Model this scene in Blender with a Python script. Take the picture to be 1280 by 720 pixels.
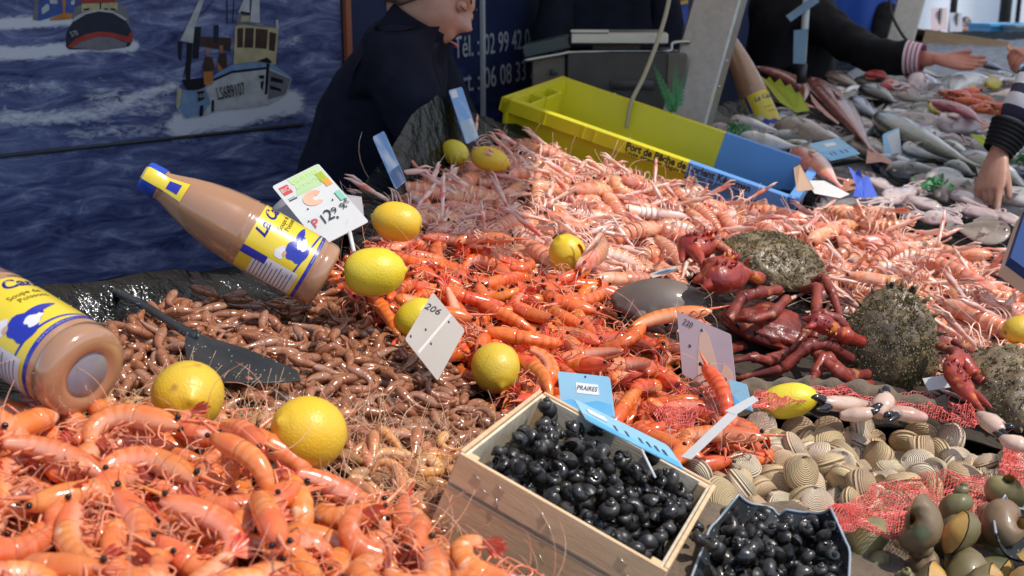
import bpy, math, random
import numpy as np
from mathutils import Vector, Matrix, noise
SC = bpy.context.scene
for o in list(bpy.data.objects): bpy.data.objects.remove(o)
COL = SC.collection
PI = math.pi
rnd = random.Random(11)
# ------------------------------------------------------------------ camera
PITCH = math.radians(14.5); CH = 1.45; FPX = 1422.0
cd = bpy.data.cameras.new('camera'); cam = bpy.data.objects.new('camera', cd); COL.objects.link(cam)
cam.location = (0, 0, CH); cam.rotation_euler = (PI/2 - PITCH, 0, 0)
cd.sensor_width = 36; cd.lens = 36*FPX/1280; cd.clip_start = .02; cd.clip_end = 400
cd.dof.use_dof = True; cd.dof.focus_distance = 1.45; cd.dof.aperture_fstop = 9
SC.camera = cam
# ------------------------------------------------------------------ light
SUN_DIR = Vector((.48, -.24, .84)).normalized()          # towards the sun
SUN_EL = math.asin(SUN_DIR.z); SUN_AZ = math.atan2(SUN_DIR.x, SUN_DIR.y)
W = bpy.data.worlds.new('World'); SC.world = W; W.use_nodes = True
nt = W.node_tree; bg = nt.nodes['Background']; sk = nt.nodes.new('ShaderNodeTexSky')
sk.sky_type = 'NISHITA'; sk.sun_disc = False; sk.sun_elevation = SUN_EL; sk.sun_rotation = SUN_AZ
nt.links.new(sk.outputs[0], bg.inputs[0]); bg.inputs[1].default_value = .15
sl = bpy.data.lights.new('sun', 'SUN'); sl.energy = 3.0; sl.angle = math.radians(.8); sl.color = (1, .95, .86)
so = bpy.data.objects.new('sun', sl); COL.objects.link(so); so.rotation_euler = SUN_DIR.to_track_quat('Z', 'Y').to_euler()
vs = SC.view_settings; vs.view_transform = 'Standard'; vs.look = 'None'; vs.exposure = .34; vs.gamma = 1; vs.use_curve_mapping = False
SC.cycles.max_bounces = 7; SC.cycles.diffuse_bounces = 4; SC.cycles.transparent_max_bounces = 6
SC.cycles.caustics_reflective = False; SC.cycles.caustics_refractive = False; SC.cycles.sample_clamp_indirect = 6
# ------------------------------------------------------------------ layout helpers
cp, sp = math.cos(PITCH), math.sin(PITCH)
CR, CU, CF = Vector((1,0,0)), Vector((0,sp,cp)), Vector((0,cp,-sp))
def P(px, py, Z):
    """the point Z metres down the viewing axis that the survey photo shows at px, py"""
    return Vector((0,0,CH)) + CR*((px-640)/FPX*Z) + CU*((360-py)/FPX*Z) + CF*Z
def Htop(x, y):
    """height of the heaped seafood over the counter: slopes down towards the customers"""
    s = .14
    z = .812 + .215*s*np.log1p(np.exp((.52-np.asarray(x, float))/s))
    y = np.asarray(y, float); z = z + .06*y
    z = z + .015*np.exp(-(((x+.22)/.26)**2 + ((y-.66)/.22)**2))        # front prawn mound
    z = z - .03*np.exp(-(((x-.02)/.20)**2 + ((y-1.36)/.20)**2))        # dip where prawns meet shrimps
    z = z + .035*np.exp(-(((x-.05)/.30)**2 + ((y-2.25)/.30)**2))       # langoustine mound
    z = z + .04*np.clip((y-2.7)/.8, 0, 1.6)
    return z
def S(px, py, dz=0.0):
    Z = .5
    d = CR*((px-640)/FPX) + CU*((360-py)/FPX) + CF
    while Z < 9:
        if CH + d.z*Z <= float(Htop(d.x*Z, d.y*Z)) + dz: break
        Z += .004
    return Vector((d.x*Z, d.y*Z, CH + d.z*Z))
def depth(px, py): 
    return (S(px,py)-Vector((0,0,CH))).dot(CF)
WORK = bpy.data.scenes.new('workbench')        # scratch scene: curves and joints are turned into meshes there
def baked(o):
    WORK.collection.objects.link(o); vl = WORK.view_layers[0]; vl.update()
    me = bpy.data.meshes.new_from_object(o.evaluated_get(vl.depsgraph)); d = o.data; bpy.data.objects.remove(o); return me
# ------------------------------------------------------------------ mesh helpers
class MB:
    def __init__(s): s.v=[]; s.f=[]; s.m=[]; s.t=[]; s.s=[]
    def add(s, vs, fs, mi=0, t=None, ss=None):
        b = len(s.v); n = len(vs)
        s.v += [tuple(v) for v in vs]; s.f += [tuple(i+b for i in f) for f in fs]; s.m += [mi]*len(fs)
        s.t += list(t) if t is not None else [0.0]*n
        s.s += list(ss) if ss is not None else [0.0]*n
        return s
    def rings(s, rg, mi=0, t=None, ss=None, close=True, cap=(True,True)):
        """loft a list of equally long rings"""
        n = len(rg); k = len(rg[0]); vs=[]; tt=[]; s2=[]
        for i, r in enumerate(rg):
            for j, p in enumerate(r):
                vs.append(p); tt.append(t[i] if t is not None else i/max(1,n-1))
                s2.append(ss[j] if ss is not None else j/k)
        fs = []
        for i in range(n-1):
            for j in range(k if close else k-1):
                a, b = i*k+j, i*k+(j+1)%k
                fs.append((a, b, b+k, a+k))
        for e, i in ((0,0),(1,n-1)):
            if close and cap[e]:
                c = np.mean(np.array([tuple(p) for p in rg[i]]), axis=0); vs.append(tuple(c)); q = len(vs)-1
                tt.append(tt[i*k]); s2.append(.5)
                for j in range(k):
                    a, b = i*k+j, i*k+(j+1)%k
                    fs.append((b, a, q) if e == 0 else (a, b, q))
        return s.add(vs, fs, mi, tt, s2)
    def tube(s, pts, rad, n=8, mi=0, t=None, up=(0,0,1), flat=1.0, cap=(True,True)):
        pts = [Vector(p) for p in pts]; m = len(pts)
        if not hasattr(rad, '__len__'): rad = [rad]*m
        rg = []; N = Vector(up)
        for i in range(m):
            T = (pts[min(i+1,m-1)] - pts[max(i-1,0)])
            T = T.normalized() if T.length > 1e-9 else Vector((1,0,0))
            N = N - T*N.dot(T)
            if N.length < 1e-4: N = T.orthogonal()
            N.normalize(); B = T.cross(N)
            rg.append([pts[i] + (N*math.cos(2*PI*j/n)*flat + B*math.sin(2*PI*j/n))*rad[i] for j in range(n)])
        return s.rings(rg, mi, t, None, True, cap)
    def box(s, c, d, mi=0, M=None, bev=0):
        x,y,z = d[0]/2, d[1]/2, d[2]/2
        b = min(bev, x*.9, y*.9, z*.9)
        if b > 0:
            pr = []
            for sx in (-1,1):
                for sy in (-1,1):
                    for sz in (-1,1):
                        pr += [(sx*(x-b),sy*(y-b),sz*z),(sx*(x-b),sy*y,sz*(z-b)),(sx*x,sy*(y-b),sz*(z-b))]
            import bmesh
            bm = bmesh.new()
            for p in pr: bm.verts.new(p)
            bmesh.ops.convex_hull(bm, input=bm.verts); bm.verts.index_update()
            vs = [v.co.copy() for v in bm.verts]; fs = [[v.index for v in f.verts] for f in bm.faces]; bm.free()
        else:
            vs = [Vector((a*x,b_*y,c_*z)) for a in (-1,1) for b_ in (-1,1) for c_ in (-1,1)]
            fs = [(0,1,3,2),(4,6,7,5),(0,4,5,1),(2,3,7,6),(0,2,6,4),(1,5,7,3)]
        c = Vector(c)
        vs = [((M @ v) if M else v) + c for v in vs]
        return s.add(vs, fs, mi)
    def ball(s, c, r, nu=8, nv=10, mi=0, M=None):
        r = (r,r,r) if not hasattr(r,'__len__') else r
        rg = []
        for i in range(1, nu):
            a = PI*i/nu
            rg.append([self_p(c, r, a, 2*PI*j/nv, M) for j in range(nv)])
        return s.rings(rg, mi)
    def poly(s, pts, thick, nrm, mi=0):
        """a flat outline with a real thickness"""
        n = len(pts); nrm = Vector(nrm)
        vs = [Vector(p) for p in pts] + [Vector(p) + nrm*thick for p in pts]
        fs = [tuple(range(n))[::-1], tuple(range(n,2*n))] + [(i,(i+1)%n,n+(i+1)%n,n+i) for i in range(n)]
        return s.add(vs, fs, mi)
    def mesh(s, name, mats, smooth=True):
        me = bpy.data.meshes.new(name)
        me.from_pydata(s.v, [], s.f)
        for m in (mats if isinstance(mats,(list,tuple)) else [mats]): me.materials.append(m)
        if any(s.m): me.polygons.foreach_set('material_index', s.m)
        me.polygons.foreach_set('use_smooth', [bool(smooth)]*len(s.f))
        for nm, d in (('t', s.t), ('s', s.s)):
            a = me.attributes.new(nm, 'FLOAT', 'POINT'); a.data.foreach_set('value', d)
        me.update()
        return me
def self_p(c, r, a, b, M):
    v = Vector((r[0]*math.sin(a)*math.cos(b), r[1]*math.sin(a)*math.sin(b), r[2]*math.cos(a)))
    return Vector(c) + ((M @ v) if M else v)
def recalc(me):
    import bmesh
    bm = bmesh.new(); bm.from_mesh(me); bmesh.ops.recalc_face_normals(bm, faces=bm.faces); bm.to_mesh(me); bm.free(); return me
def link(name, data, parent=None, M=None):
    o = bpy.data.objects.new(name, data); COL.objects.link(o)
    if parent is not None: o.parent = parent
    if M is not None: o.matrix_basis = M
    return o
def obj(name, mb, mats, parent=None, M=None, smooth=True, fix=True):
    me = mb.mesh(name, mats, smooth)
    if fix: recalc(me)
    return link(name, me, parent, M)
def tag(o, label=None, cat=None, group=None, kind=None):
    if label: o['label'] = label
    if cat: o['category'] = cat
    if group: o['group'] = group
    if kind: o['kind'] = kind
    return o
def empty(name, label=None, cat=None, group=None, M=None, loc=None):
    o = bpy.data.objects.new(name, None); COL.objects.link(o); o.empty_display_size = .02
    if loc is not None: o.location = loc
    if M is not None: o.matrix_basis = M
    return tag(o, label, cat, group)
def sharp(o, ang=35):
    """smooth shading that keeps hard edges"""
    me = o.data
    me.polygons.foreach_set('use_smooth', [True]*len(me.polygons))
    me.set_sharp_from_angle(angle=math.radians(ang)); return o
def kids(o): return [c for c in KIDS.get(o.name, [])]
KIDS = {}
def remember(root):
    for o in [root] + list(root.children): KIDS[o.name] = list(o.children)
def clone(root, M, label=None, group=None):
    r = root.copy(); COL.objects.link(r); r.matrix_basis = M
    if label: r['label'] = label
    if group: r['group'] = group
    for ch in KIDS.get(root.name, []):
        c = ch.copy(); COL.objects.link(c); c.parent = r
        for g in KIDS.get(ch.name, []):
            d = g.copy(); COL.objects.link(d); d.parent = c
    return r
def frame(x, z, o=(0,0,0)):
    """matrix with local X along x and local Z near z"""
    x = Vector(x).normalized(); z = Vector(z); z = (z - x*z.dot(x)).normalized(); y = z.cross(x)
    M = Matrix((x,y,z)).transposed().to_4x4(); M.translation = Vector(o); return M
def smooth_path(pts, n=6):
    """Catmull-Rom through pts"""
    p = [Vector(q) for q in pts]; out = []
    for i in range(len(p)-1):
        a, b, c, d = p[max(i-1,0)], p[i], p[i+1], p[min(i+2,len(p)-1)]
        for k in range(n):
            t = k/n
            out.append(.5*((2*b) + (c-a)*t + (2*a-5*b+4*c-d)*t*t + (3*b-a-3*c+d)*t**3))
    out.append(p[-1]); return out
def lerp_list(v, n):
    x = np.linspace(0, len(v)-1, n); return list(np.interp(x, range(len(v)), v))
def text_mesh(body, size, mat, thick=.0004, bold=0.0, align='CENTER', shear=0, sx=1.0):
    cu = bpy.data.curves.new('lettering', 'FONT'); cu.body = body; cu.size = size; cu.extrude = thick/2; cu.offset = bold
    cu.align_x = align; cu.align_y = 'CENTER'; cu.shear = shear; cu.resolution_u = 3
    me = baked(bpy.data.objects.new('tmp', cu)); me.name = 'lettering'; bpy.data.curves.remove(cu)
    me.materials.clear(); me.materials.append(mat)
    if sx != 1: me.transform(Matrix.Diagonal((sx,1,1,1)))
    return me
def skin_mesh(V, E, rad, sub=2, voxel=None, extra=None, smooth_it=0):
    """one continuous surface grown round a skeleton of joints"""
    me = bpy.data.meshes.new('skin'); me.from_pydata([tuple(v) for v in V], E, []); me.update()
    o = bpy.data.objects.new('tmp', me)
    sk = o.modifiers.new('s', 'SKIN'); sk.use_smooth_shade = True
    for i, r in enumerate(rad):
        d = me.skin_vertices[0].data[i]; d.radius = r if hasattr(r,'__len__') else (r, r); d.use_root = (i == 0)
    m = o.modifiers.new('u', 'SUBSURF'); m.levels = sub; m.render_levels = sub
    out = baked(o)
    if voxel:
        if extra:
            import bmesh
            bm = bmesh.new(); bm.from_mesh(out)
            for x in extra: bm.from_mesh(x)
            bm.to_mesh(out); bm.free()
        o = bpy.data.objects.new('tmp', out)
        r = o.modifiers.new('r', 'REMESH'); r.mode = 'VOXEL'; r.voxel_size = voxel; r.use_smooth_shade = True
        if smooth_it:
            q = o.modifiers.new('q', 'SMOOTH'); q.factor = .5; q.iterations = smooth_it
        out = baked(o)
    out.polygons.foreach_set('use_smooth', [True]*len(out.polygons)); return out
# ------------------------------------------------------------------ materials
def col4(c): return (c[0], c[1], c[2], 1)
def mat(name, c1, c2=None, ns=30, nd=3, nw=(.35,.65), rough=.5, rough2=None, bump=None, rv=0, rh=0, coat=0, metal=0, sss=0, spec=.5,
        ramp=None, side=None, speck=None, trans=0, stretch=None, thin=0, alpha=1, wave=None, sheen=0, spots=None, gloss=None, bd=.002):
    m = bpy.data.materials.new(name); m.use_nodes = True; nt = m.node_tree; N = nt.nodes; L = nt.links
    b = N['Principled BSDF']
    def nd_(t, **k):
        n = N.new(t)
        for a, v in k.items(): setattr(n, a, v)
        return n
    tc = nd_('ShaderNodeTexCoord'); oi = nd_('ShaderNodeObjectInfo')
    vec = tc.outputs['Object']
    if stretch:
        mp = nd_('ShaderNodeMapping'); mp.inputs['Scale'].default_value = stretch; L.new(vec, mp.inputs[0]); vec = mp.outputs[0]
    mul = nd_('ShaderNodeMath', operation='MULTIPLY'); L.new(oi.outputs['Random'], mul.inputs[0]); mul.inputs[1].default_value = 37
    def noi(scale, det=3, rough_=.55):
        n = nd_('ShaderNodeTexNoise', noise_dimensions='4D'); L.new(vec, n.inputs['Vector']); L.new(mul.outputs[0], n.inputs['W'])
        n.inputs['Scale'].default_value = scale; n.inputs['Detail'].default_value = det; n.inputs['Roughness'].default_value = rough_
        return n.outputs[0]
    def ramp_(fac, stops):
        stops = sorted(stops, key=lambda q: q[0])
        r = nd_('ShaderNodeValToRGB'); e = r.color_ramp.elements
        while len(e) < len(stops): e.new(.5)
        for i, (p, c) in enumerate(stops): e[i].position = p; e[i].color = col4(c) if hasattr(c,'__len__') else (c,c,c,1)
        L.new(fac, r.inputs[0]); return r.outputs[0]
    def mix(f, a, c):
        x = nd_('ShaderNodeMix', data_type='RGBA')
        if hasattr(f,'links') or not isinstance(f,(int,float)): L.new(f, x.inputs[0])
        else: x.inputs[0].default_value = f
        for v, s in ((a, x.inputs[6]), (c, x.inputs[7])):
            if isinstance(v,(tuple,list)): s.default_value = col4(v)
            else: L.new(v, s)
        return x.outputs[2]
    def attr(nm):
        a = nd_('ShaderNodeAttribute'); a.attribute_name = nm; return a.outputs['Fac']
    cur = None
    if ramp:                              # colours along the body, each thing its own jitter
        cur = ramp_(attr('t'), ramp)
        if c1 is not None: cur = mix(ramp_(noi(ns, nd), [(nw[0],0.0),(nw[1],1.0)]), cur, c1)
    elif c2 is not None: cur = ramp_(noi(ns, nd), [(nw[0],c1),(nw[1],c2)])
    else: cur = c1
    if side: cur = mix(ramp_(attr('s'), [(side[0],0.0),(side[1],1.0)]), cur, side[2])
    if spots: cur = mix(ramp_(noi(spots[0], 2), [(spots[1],0.0),(spots[1]+.06,1.0)]), cur, spots[2])
    if speck:
        v = nd_('ShaderNodeTexVoronoi', feature='F1'); L.new(vec, v.inputs['Vector']); v.inputs['Scale'].default_value = speck[0]
        cur = mix(ramp_(v.outputs['Distance'], [(speck[1]*.7,1.0),(speck[1],0.0)]), cur, speck[2])
    if rv or rh:
        h = nd_('ShaderNodeHueSaturation')
        if isinstance(cur,(tuple,list)): h.inputs['Color'].default_value = col4(cur)
        else: L.new(cur, h.inputs['Color'])
        mr = nd_('ShaderNodeMapRange'); L.new(oi.outputs['Random'], mr.inputs[0]); mr.inputs[3].default_value = 1-rv; mr.inputs[4].default_value = 1+rv
        L.new(mr.outputs[0], h.inputs['Value'])
        m3 = nd_('ShaderNodeMath', operation='FRACT'); m4 = nd_('ShaderNodeMath', operation='MULTIPLY'); L.new(oi.outputs['Random'], m4.inputs[0]); m4.inputs[1].default_value = 7.3
        L.new(m4.outputs[0], m3.inputs[0]); m2 = nd_('ShaderNodeMapRange'); L.new(m3.outputs[0], m2.inputs[0]); m2.inputs[3].default_value = .5-rh; m2.inputs[4].default_value = .5+rh
        L.new(m2.outputs[0], h.inputs['Hue']); cur = h.outputs[0]
    if isinstance(cur,(tuple,list)): b.inputs['Base Color'].default_value = col4(cur)
    else: L.new(cur, b.inputs['Base Color'])
    if rough2 is not None:
        L.new(ramp_(noi(ns*1.7, 2), [(.35,rough),(.65,rough2)]), b.inputs['Roughness'])
    else: b.inputs['Roughness'].default_value = rough
    b.inputs['Metallic'].default_value = metal; b.inputs['Specular IOR Level'].default_value = spec
    b.inputs['Coat Weight'].default_value = coat; b.inputs['Coat Roughness'].default_value = .12
    b.inputs['Transmission Weight'].default_value = trans
    if sheen: b.inputs['Sheen Weight'].default_value = sheen
    if sss:
        b.inputs['Subsurface Weight'].default_value = sss; b.inputs['Subsurface Radius'].default_value = (1,.45,.25); b.inputs['Subsurface Scale'].default_value = .004
    hgt = None
    if bump: hgt = noi(bump[0], bump[2] if len(bump) > 2 else 3); st = bump[1]
    if wave:                              # ridges along attribute t: (count, strength)
        w = nd_('ShaderNodeMath', operation='MULTIPLY'); L.new(attr('t'), w.inputs[0]); w.inputs[1].default_value = wave[0]*2*PI
        ad = nd_('ShaderNodeMath', operation='MULTIPLY_ADD'); L.new(noi(40,2), ad.inputs[0]); ad.inputs[1].default_value = 2.5; L.new(w.outputs[0], ad.inputs[2])
        sn = nd_('ShaderNodeMath', operation='SINE'); L.new(ad.outputs[0], sn.inputs[0])
        if len(wave) > 2:
            cur2 = mix(ramp_(sn.outputs[0], [(.0,0.0),(.9,1.0)]), cur, wave[2])
            x = nd_('ShaderNodeMix', data_type='RGBA'); x.inputs[0].default_value = .22; L.new(cur if not isinstance(cur,(tuple,list)) else cur2, x.inputs[6]); L.new(cur2, x.inputs[7])
            L.new(x.outputs[2], b.inputs['Base Color'])
        if hgt is not None:
            a2 = nd_('ShaderNodeMath', operation='MULTIPLY_ADD'); L.new(sn.outputs[0], a2.inputs[0]); a2.inputs[1].default_value = .5; L.new(hgt, a2.inputs[2]); hgt = a2.outputs[0]
        else: hgt = sn.outputs[0]
        st = wave[1]
    if hgt is not None:
        bp = nd_('ShaderNodeBump'); bp.inputs['Strength'].default_value = st; bp.inputs['Distance'].default_value = bd
        L.new(hgt, bp.inputs['Height']); L.new(bp.outputs[0], b.inputs['Normal'])
        if coat: L.new(bp.outputs[0], b.inputs['Coat Normal'])
    if gloss:                             # dull black film with a weak clear glint
        df = nd_('ShaderNodeBsdfDiffuse'); df.inputs[0].default_value = col4(c1); gl = nd_('ShaderNodeBsdfGlossy'); gl.inputs[1].default_value = rough; ms = nd_('ShaderNodeMixShader'); ms.inputs[0].default_value = gloss
        if hgt is not None: L.new(bp.outputs[0], df.inputs['Normal']); L.new(bp.outputs[0], gl.inputs['Normal'])
        L.new(df.outputs[0], ms.inputs[1]); L.new(gl.outputs[0], ms.inputs[2]); L.new(ms.outputs[0], N['Material Output'].inputs[0])
    if thin:                              # thin sheet that lets light through
        tr = nd_('ShaderNodeBsdfTranslucent'); ms = nd_('ShaderNodeMixShader'); ms.inputs[0].default_value = thin
        if isinstance(cur,(tuple,list)): tr.inputs[0].default_value = col4(cur)
        else: L.new(cur, tr.inputs[0])
        L.new(b.outputs[0], ms.inputs[1]); L.new(tr.outputs[0], ms.inputs[2]); L.new(ms.outputs[0], N['Material Output'].inputs[0])
    return m
# ================================================================== setting
m_ground = mat('street_asphalt', (.10,.095,.09), (.16,.15,.14), ns=3, rough=.85, bump=(180,.4))
g = MB(); g.add([(-60,-60,0),(60,-60,0),(60,120,0),(-60,120,0)], [(0,1,2,3)])
tag(obj('street', g, m_ground), kind='structure')
# ---- the counter under the seafood: black plastic sheet over a plank box
m_plastic = mat('black_plastic', (.005,.006,.006), rough=.12, rough2=.28, ns=9, bump=(32,1.0,5), gloss=.10, bd=.012)
m_wood_dark = mat('counter_boards', (.10,.07,.05), (.16,.12,.08), ns=8, rough=.7, stretch=(1,8,8))
LE = [(-.85,.20),(-.72,.8),(-.60,1.12),(-.48,1.30),(-.36,1.46),(-.24,1.64),(-.20,1.98),(-.12,2.36),(.0,2.65),(.28,3.12),(.85,3.9),(1.35,5.0),(2.1,6.7)]
def left_x(y): return float(np.interp(y, [p[1] for p in LE], [p[0] for p in LE]))
def right_x(y): return float(np.interp(y, [.2,2,4,6.7], [1.2,1.5,2.0,3.6]))
ctr = empty('market_counter', 'long sloping market counter lined with glossy black plastic under all the seafood', 'counter', loc=(0,0,0))
sh = MB(); rows = []
for i in range(150):
    y = .2 + 6.5*(i/149)**1.25
    xl, xr = left_x(y), right_x(y); r = []
    for dx, dz in ((-.12,-.35),(-.10,-.12),(-.085,.02),(-.065,.055),(-.04,.06),(-.015,.035)):
        w = .018*noise.noise(Vector((y*9, dx*30, 3)))
        r.append((xl+dx+w*.4, y, float(Htop(xl,y))-.03+dz*(.7+.5*noise.noise(Vector((y*3,0,9))))+w))
    for k in range(70):
        x = xl + .01 + (xr-xl-.01)*k/69
        w = .010*noise.noise(Vector((x*14, y*11, 1))) + .007*noise.noise(Vector((x*40, y*33, 5))) + .012*(abs(noise.noise(Vector((x*20+y*9, y*17, 8))))-.2)*max(0,1-(x-xl)/.3)
        r.append((x, y, float(Htop(x,y))-.038+w))
    r += [(xr+.02,y,float(Htop(xr,y))-.1),(xr+.03,y,float(Htop(xr,y))-.4)]
    rows.append(r)
sh.rings(rows, close=False)
obj('plastic_sheet', sh, m_plastic, ctr)
for nm, (x0,x1,y0,y1) in (('front_box',(-.55,1.2,.35,1.9)),('middle_box',(.0,1.65,1.93,3.3)),('back_box',(1.1,2.6,3.33,6.5))):
    b = MB(); b.box(((x0+x1)/2,(y0+y1)/2,.36),(x1-x0,y1-y0,.72),bev=.01); obj(nm, b, m_wood_dark, ctr, smooth=False)
# ---- printed sea banner behind the vendors
class Wall:
    def __init__(s, o, d):
        s.o = Vector((o[0],o[1],0)); s.d = Vector((d[0],d[1],0)).normalized(); s.n = s.d.cross(Vector((0,0,1)))
        s.M = Matrix((s.d, Vector((0,0,1)), s.n)).transposed().to_4x4(); s.M.translation = s.o; s.I = s.M.inverted()
    def uv(s, px, py):
        r = CR*((px-640)/FPX) + CU*((360-py)/FPX) + CF; c = Vector((0,0,CH))
        t = (s.o-c).dot(s.n)/r.dot(s.n); q = s.I @ (c + r*t); return (q.x, q.y)
WA = Wall((-.44,3.0), (.83,.557)); WB = Wall((-.44,3.0), (.49,.87))
def seg_d(p, a, b):
    a = np.array(a); b = np.array(b); p = np.array(p); t = np.clip(np.dot(p-a,b-a)/max(1e-9,np.dot(b-a,b-a)),0,1)
    return np.linalg.norm(p-a-t*(b-a))
foam_px = [([(-30,70),(0,67),(40,66),(80,61),(110,56),(165,57)],.016,1.0),([(0,30),(45,28),(88,24)],.014,1.0),([(225,158),(265,147),(300,143),(335,132),(365,128)],.035,.95),
   ([(300,143),(345,128)],.03,.9),([(-20,147),(60,148),(130,140),(170,122),(215,108)],.022,.62),([(90,168),(200,163)],.03,.4),([(330,60),(372,52)],.03,.35),([(0,112),(70,105)],.03,.3),([(120,120),(200,128)],.05,.4),([(280,120),(355,108)],.014,.7)]
foams = [([WA.uv(*q) for q in pl], w, a) for pl, w, a in foam_px]
sea = MB(); gu, gw = 150, 150; vs = []; tt = []
for j in range(gw):
    for i in range(gu):
        u = -1.95+1.95*i/(gu-1); w = .35+1.45*j/(gw-1); vs.append((u,w,0)); f = 0
        if u > -1.2 and w > .8:
            for pl, wd, a in foams:
                d = min(seg_d((u,w), pl[k], pl[k+1]) for k in range(len(pl)-1)); f = max(f, a*math.exp(-(d/wd)**2))
        tt.append(f)
sea.add(vs, [(j*gu+i,j*gu+i+1,(j+1)*gu+i+1,(j+1)*gu+i) for j in range(gw-1) for i in range(gu-1)], 0, tt)
def sea_material():
    m = mat('printed_sea', (.0,.0,.0), rough=.5, spec=.15); nt = m.node_tree; N = nt.nodes; L = nt.links; b = N['Principled BSDF']
    tc = N.new('ShaderNodeTexCoord')
    def noi(sc, st, det, dist=0):
        mp = N.new('ShaderNodeMapping'); mp.inputs['Scale'].default_value = st; L.new(tc.outputs['Object'], mp.inputs[0])
        n = N.new('ShaderNodeTexNoise'); n.inputs['Scale'].default_value = sc; n.inputs['Detail'].default_value = det; n.inputs['Distortion'].default_value = dist
        n.inputs['Roughness'].default_value = .70; L.new(mp.outputs[0], n.inputs[0]); return n.outputs[0]
    def ramp(f, st):
        r = N.new('ShaderNodeValToRGB'); e = r.color_ramp.elements
        while len(e) < len(st): e.new(.5)
        for i,(p,c) in enumerate(st): e[i].position = p; e[i].color = col4(c)
        L.new(f, r.inputs[0]); return r.outputs[0]
    def mathn(op, a, c):
        q = N.new('ShaderNodeMath'); q.operation = op
        for v, i in ((a,0),(c,1)):
            if isinstance(v,(int,float)): q.inputs[i].default_value = v
            else: L.new(v, q.inputs[i])
        return q.outputs[0]
    big = ramp(noi(8, (1,3.4,1), 12, .9), [(.30,(.008,.011,.052)),(.44,(.052,.066,.165)),(.55,(.105,.128,.26)),(.68,(.28,.32,.44))])
    fine = noi(26, (1,2.4,1), 8, 1.2)
    at = N.new('ShaderNodeAttribute'); at.attribute_name = 't'
    f = mathn('ADD', mathn('MULTIPLY', at.outputs['Fac'], .62), mathn('MULTIPLY', fine, .8))
    fo = ramp(f, [(.58,(0,0,0)),(.80,(1,1,1))])
    x = N.new('ShaderNodeMix'); x.data_type = 'RGBA'; L.new(fo, x.inputs[0]); L.new(big, x.inputs[6]); x.inputs[7].default_value = (.48,.51,.58,1)
    L.new(x.outputs[2], b.inputs['Base Color']); return m
ban = empty('sea_banner', 'large printed banner of fishing boats on a dark blue sea behind the counter', 'banner', M=WA.M)
obj('printed_sheet', sea, sea_material(), ban, fix=False)
bk = MB(); bk.box((-.98,1.09,-.012),(1.98,1.5,.018)); obj('backing_board', bk, mat('board_back',(.03,.03,.05),rough=.6), ban, smooth=False)
def pmat(n, c, r=.45):
    c = tuple(.68*q for q in c); return mat('print_'+n, c, tuple(min(1,q*.72) for q in c), ns=40, rough=r, spec=.2)
PM = {k: pmat(k, c) for k, c in dict(white=(.55,.58,.6), cream=(.55,.50,.28), blue=(.22,.36,.58), navy=(.012,.02,.05), red=(.42,.05,.035), orange=(.55,.22,.05), grey=(.20,.20,.24), brown=(.07,.035,.03), royal=(.05,.11,.42), dark=(.01,.01,.02), skin=(.4,.2,.14)).items()}
PK = list(PM); PL = list(PM.values())
def printed(name, org, sc, shapes, lines=()):
    """flat printed picture: layered outlines in the plane of the banner"""
    b = MB()
    for k, (c, pts) in enumerate(shapes):
        q = [WA.uv(org[0]+x*sc, org[1]+y*sc) for x, y in pts]
        b.add([(u,w,.0012+.00012*k) for u,w in q], [tuple(range(len(q)))], PK.index(c))
    for c, pts, wd in lines:
        q = [WA.uv(org[0]+x*sc, org[1]+y*sc) for x, y in pts]
        for i in range(len(q)-1):
            a = Vector((*q[i],0)); e = Vector((*q[i+1],0)); n = (e-a).normalized().cross(Vector((0,0,1)))*wd/2; z = Vector((0,0,.0045+.0001*i))
            b.add([a+n+z,e+n+z,e-n+z,a-n+z], [(0,1,2,3)], PK.index(c))
    return obj(name, b, PL, ban, smooth=False, fix=False)
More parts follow.
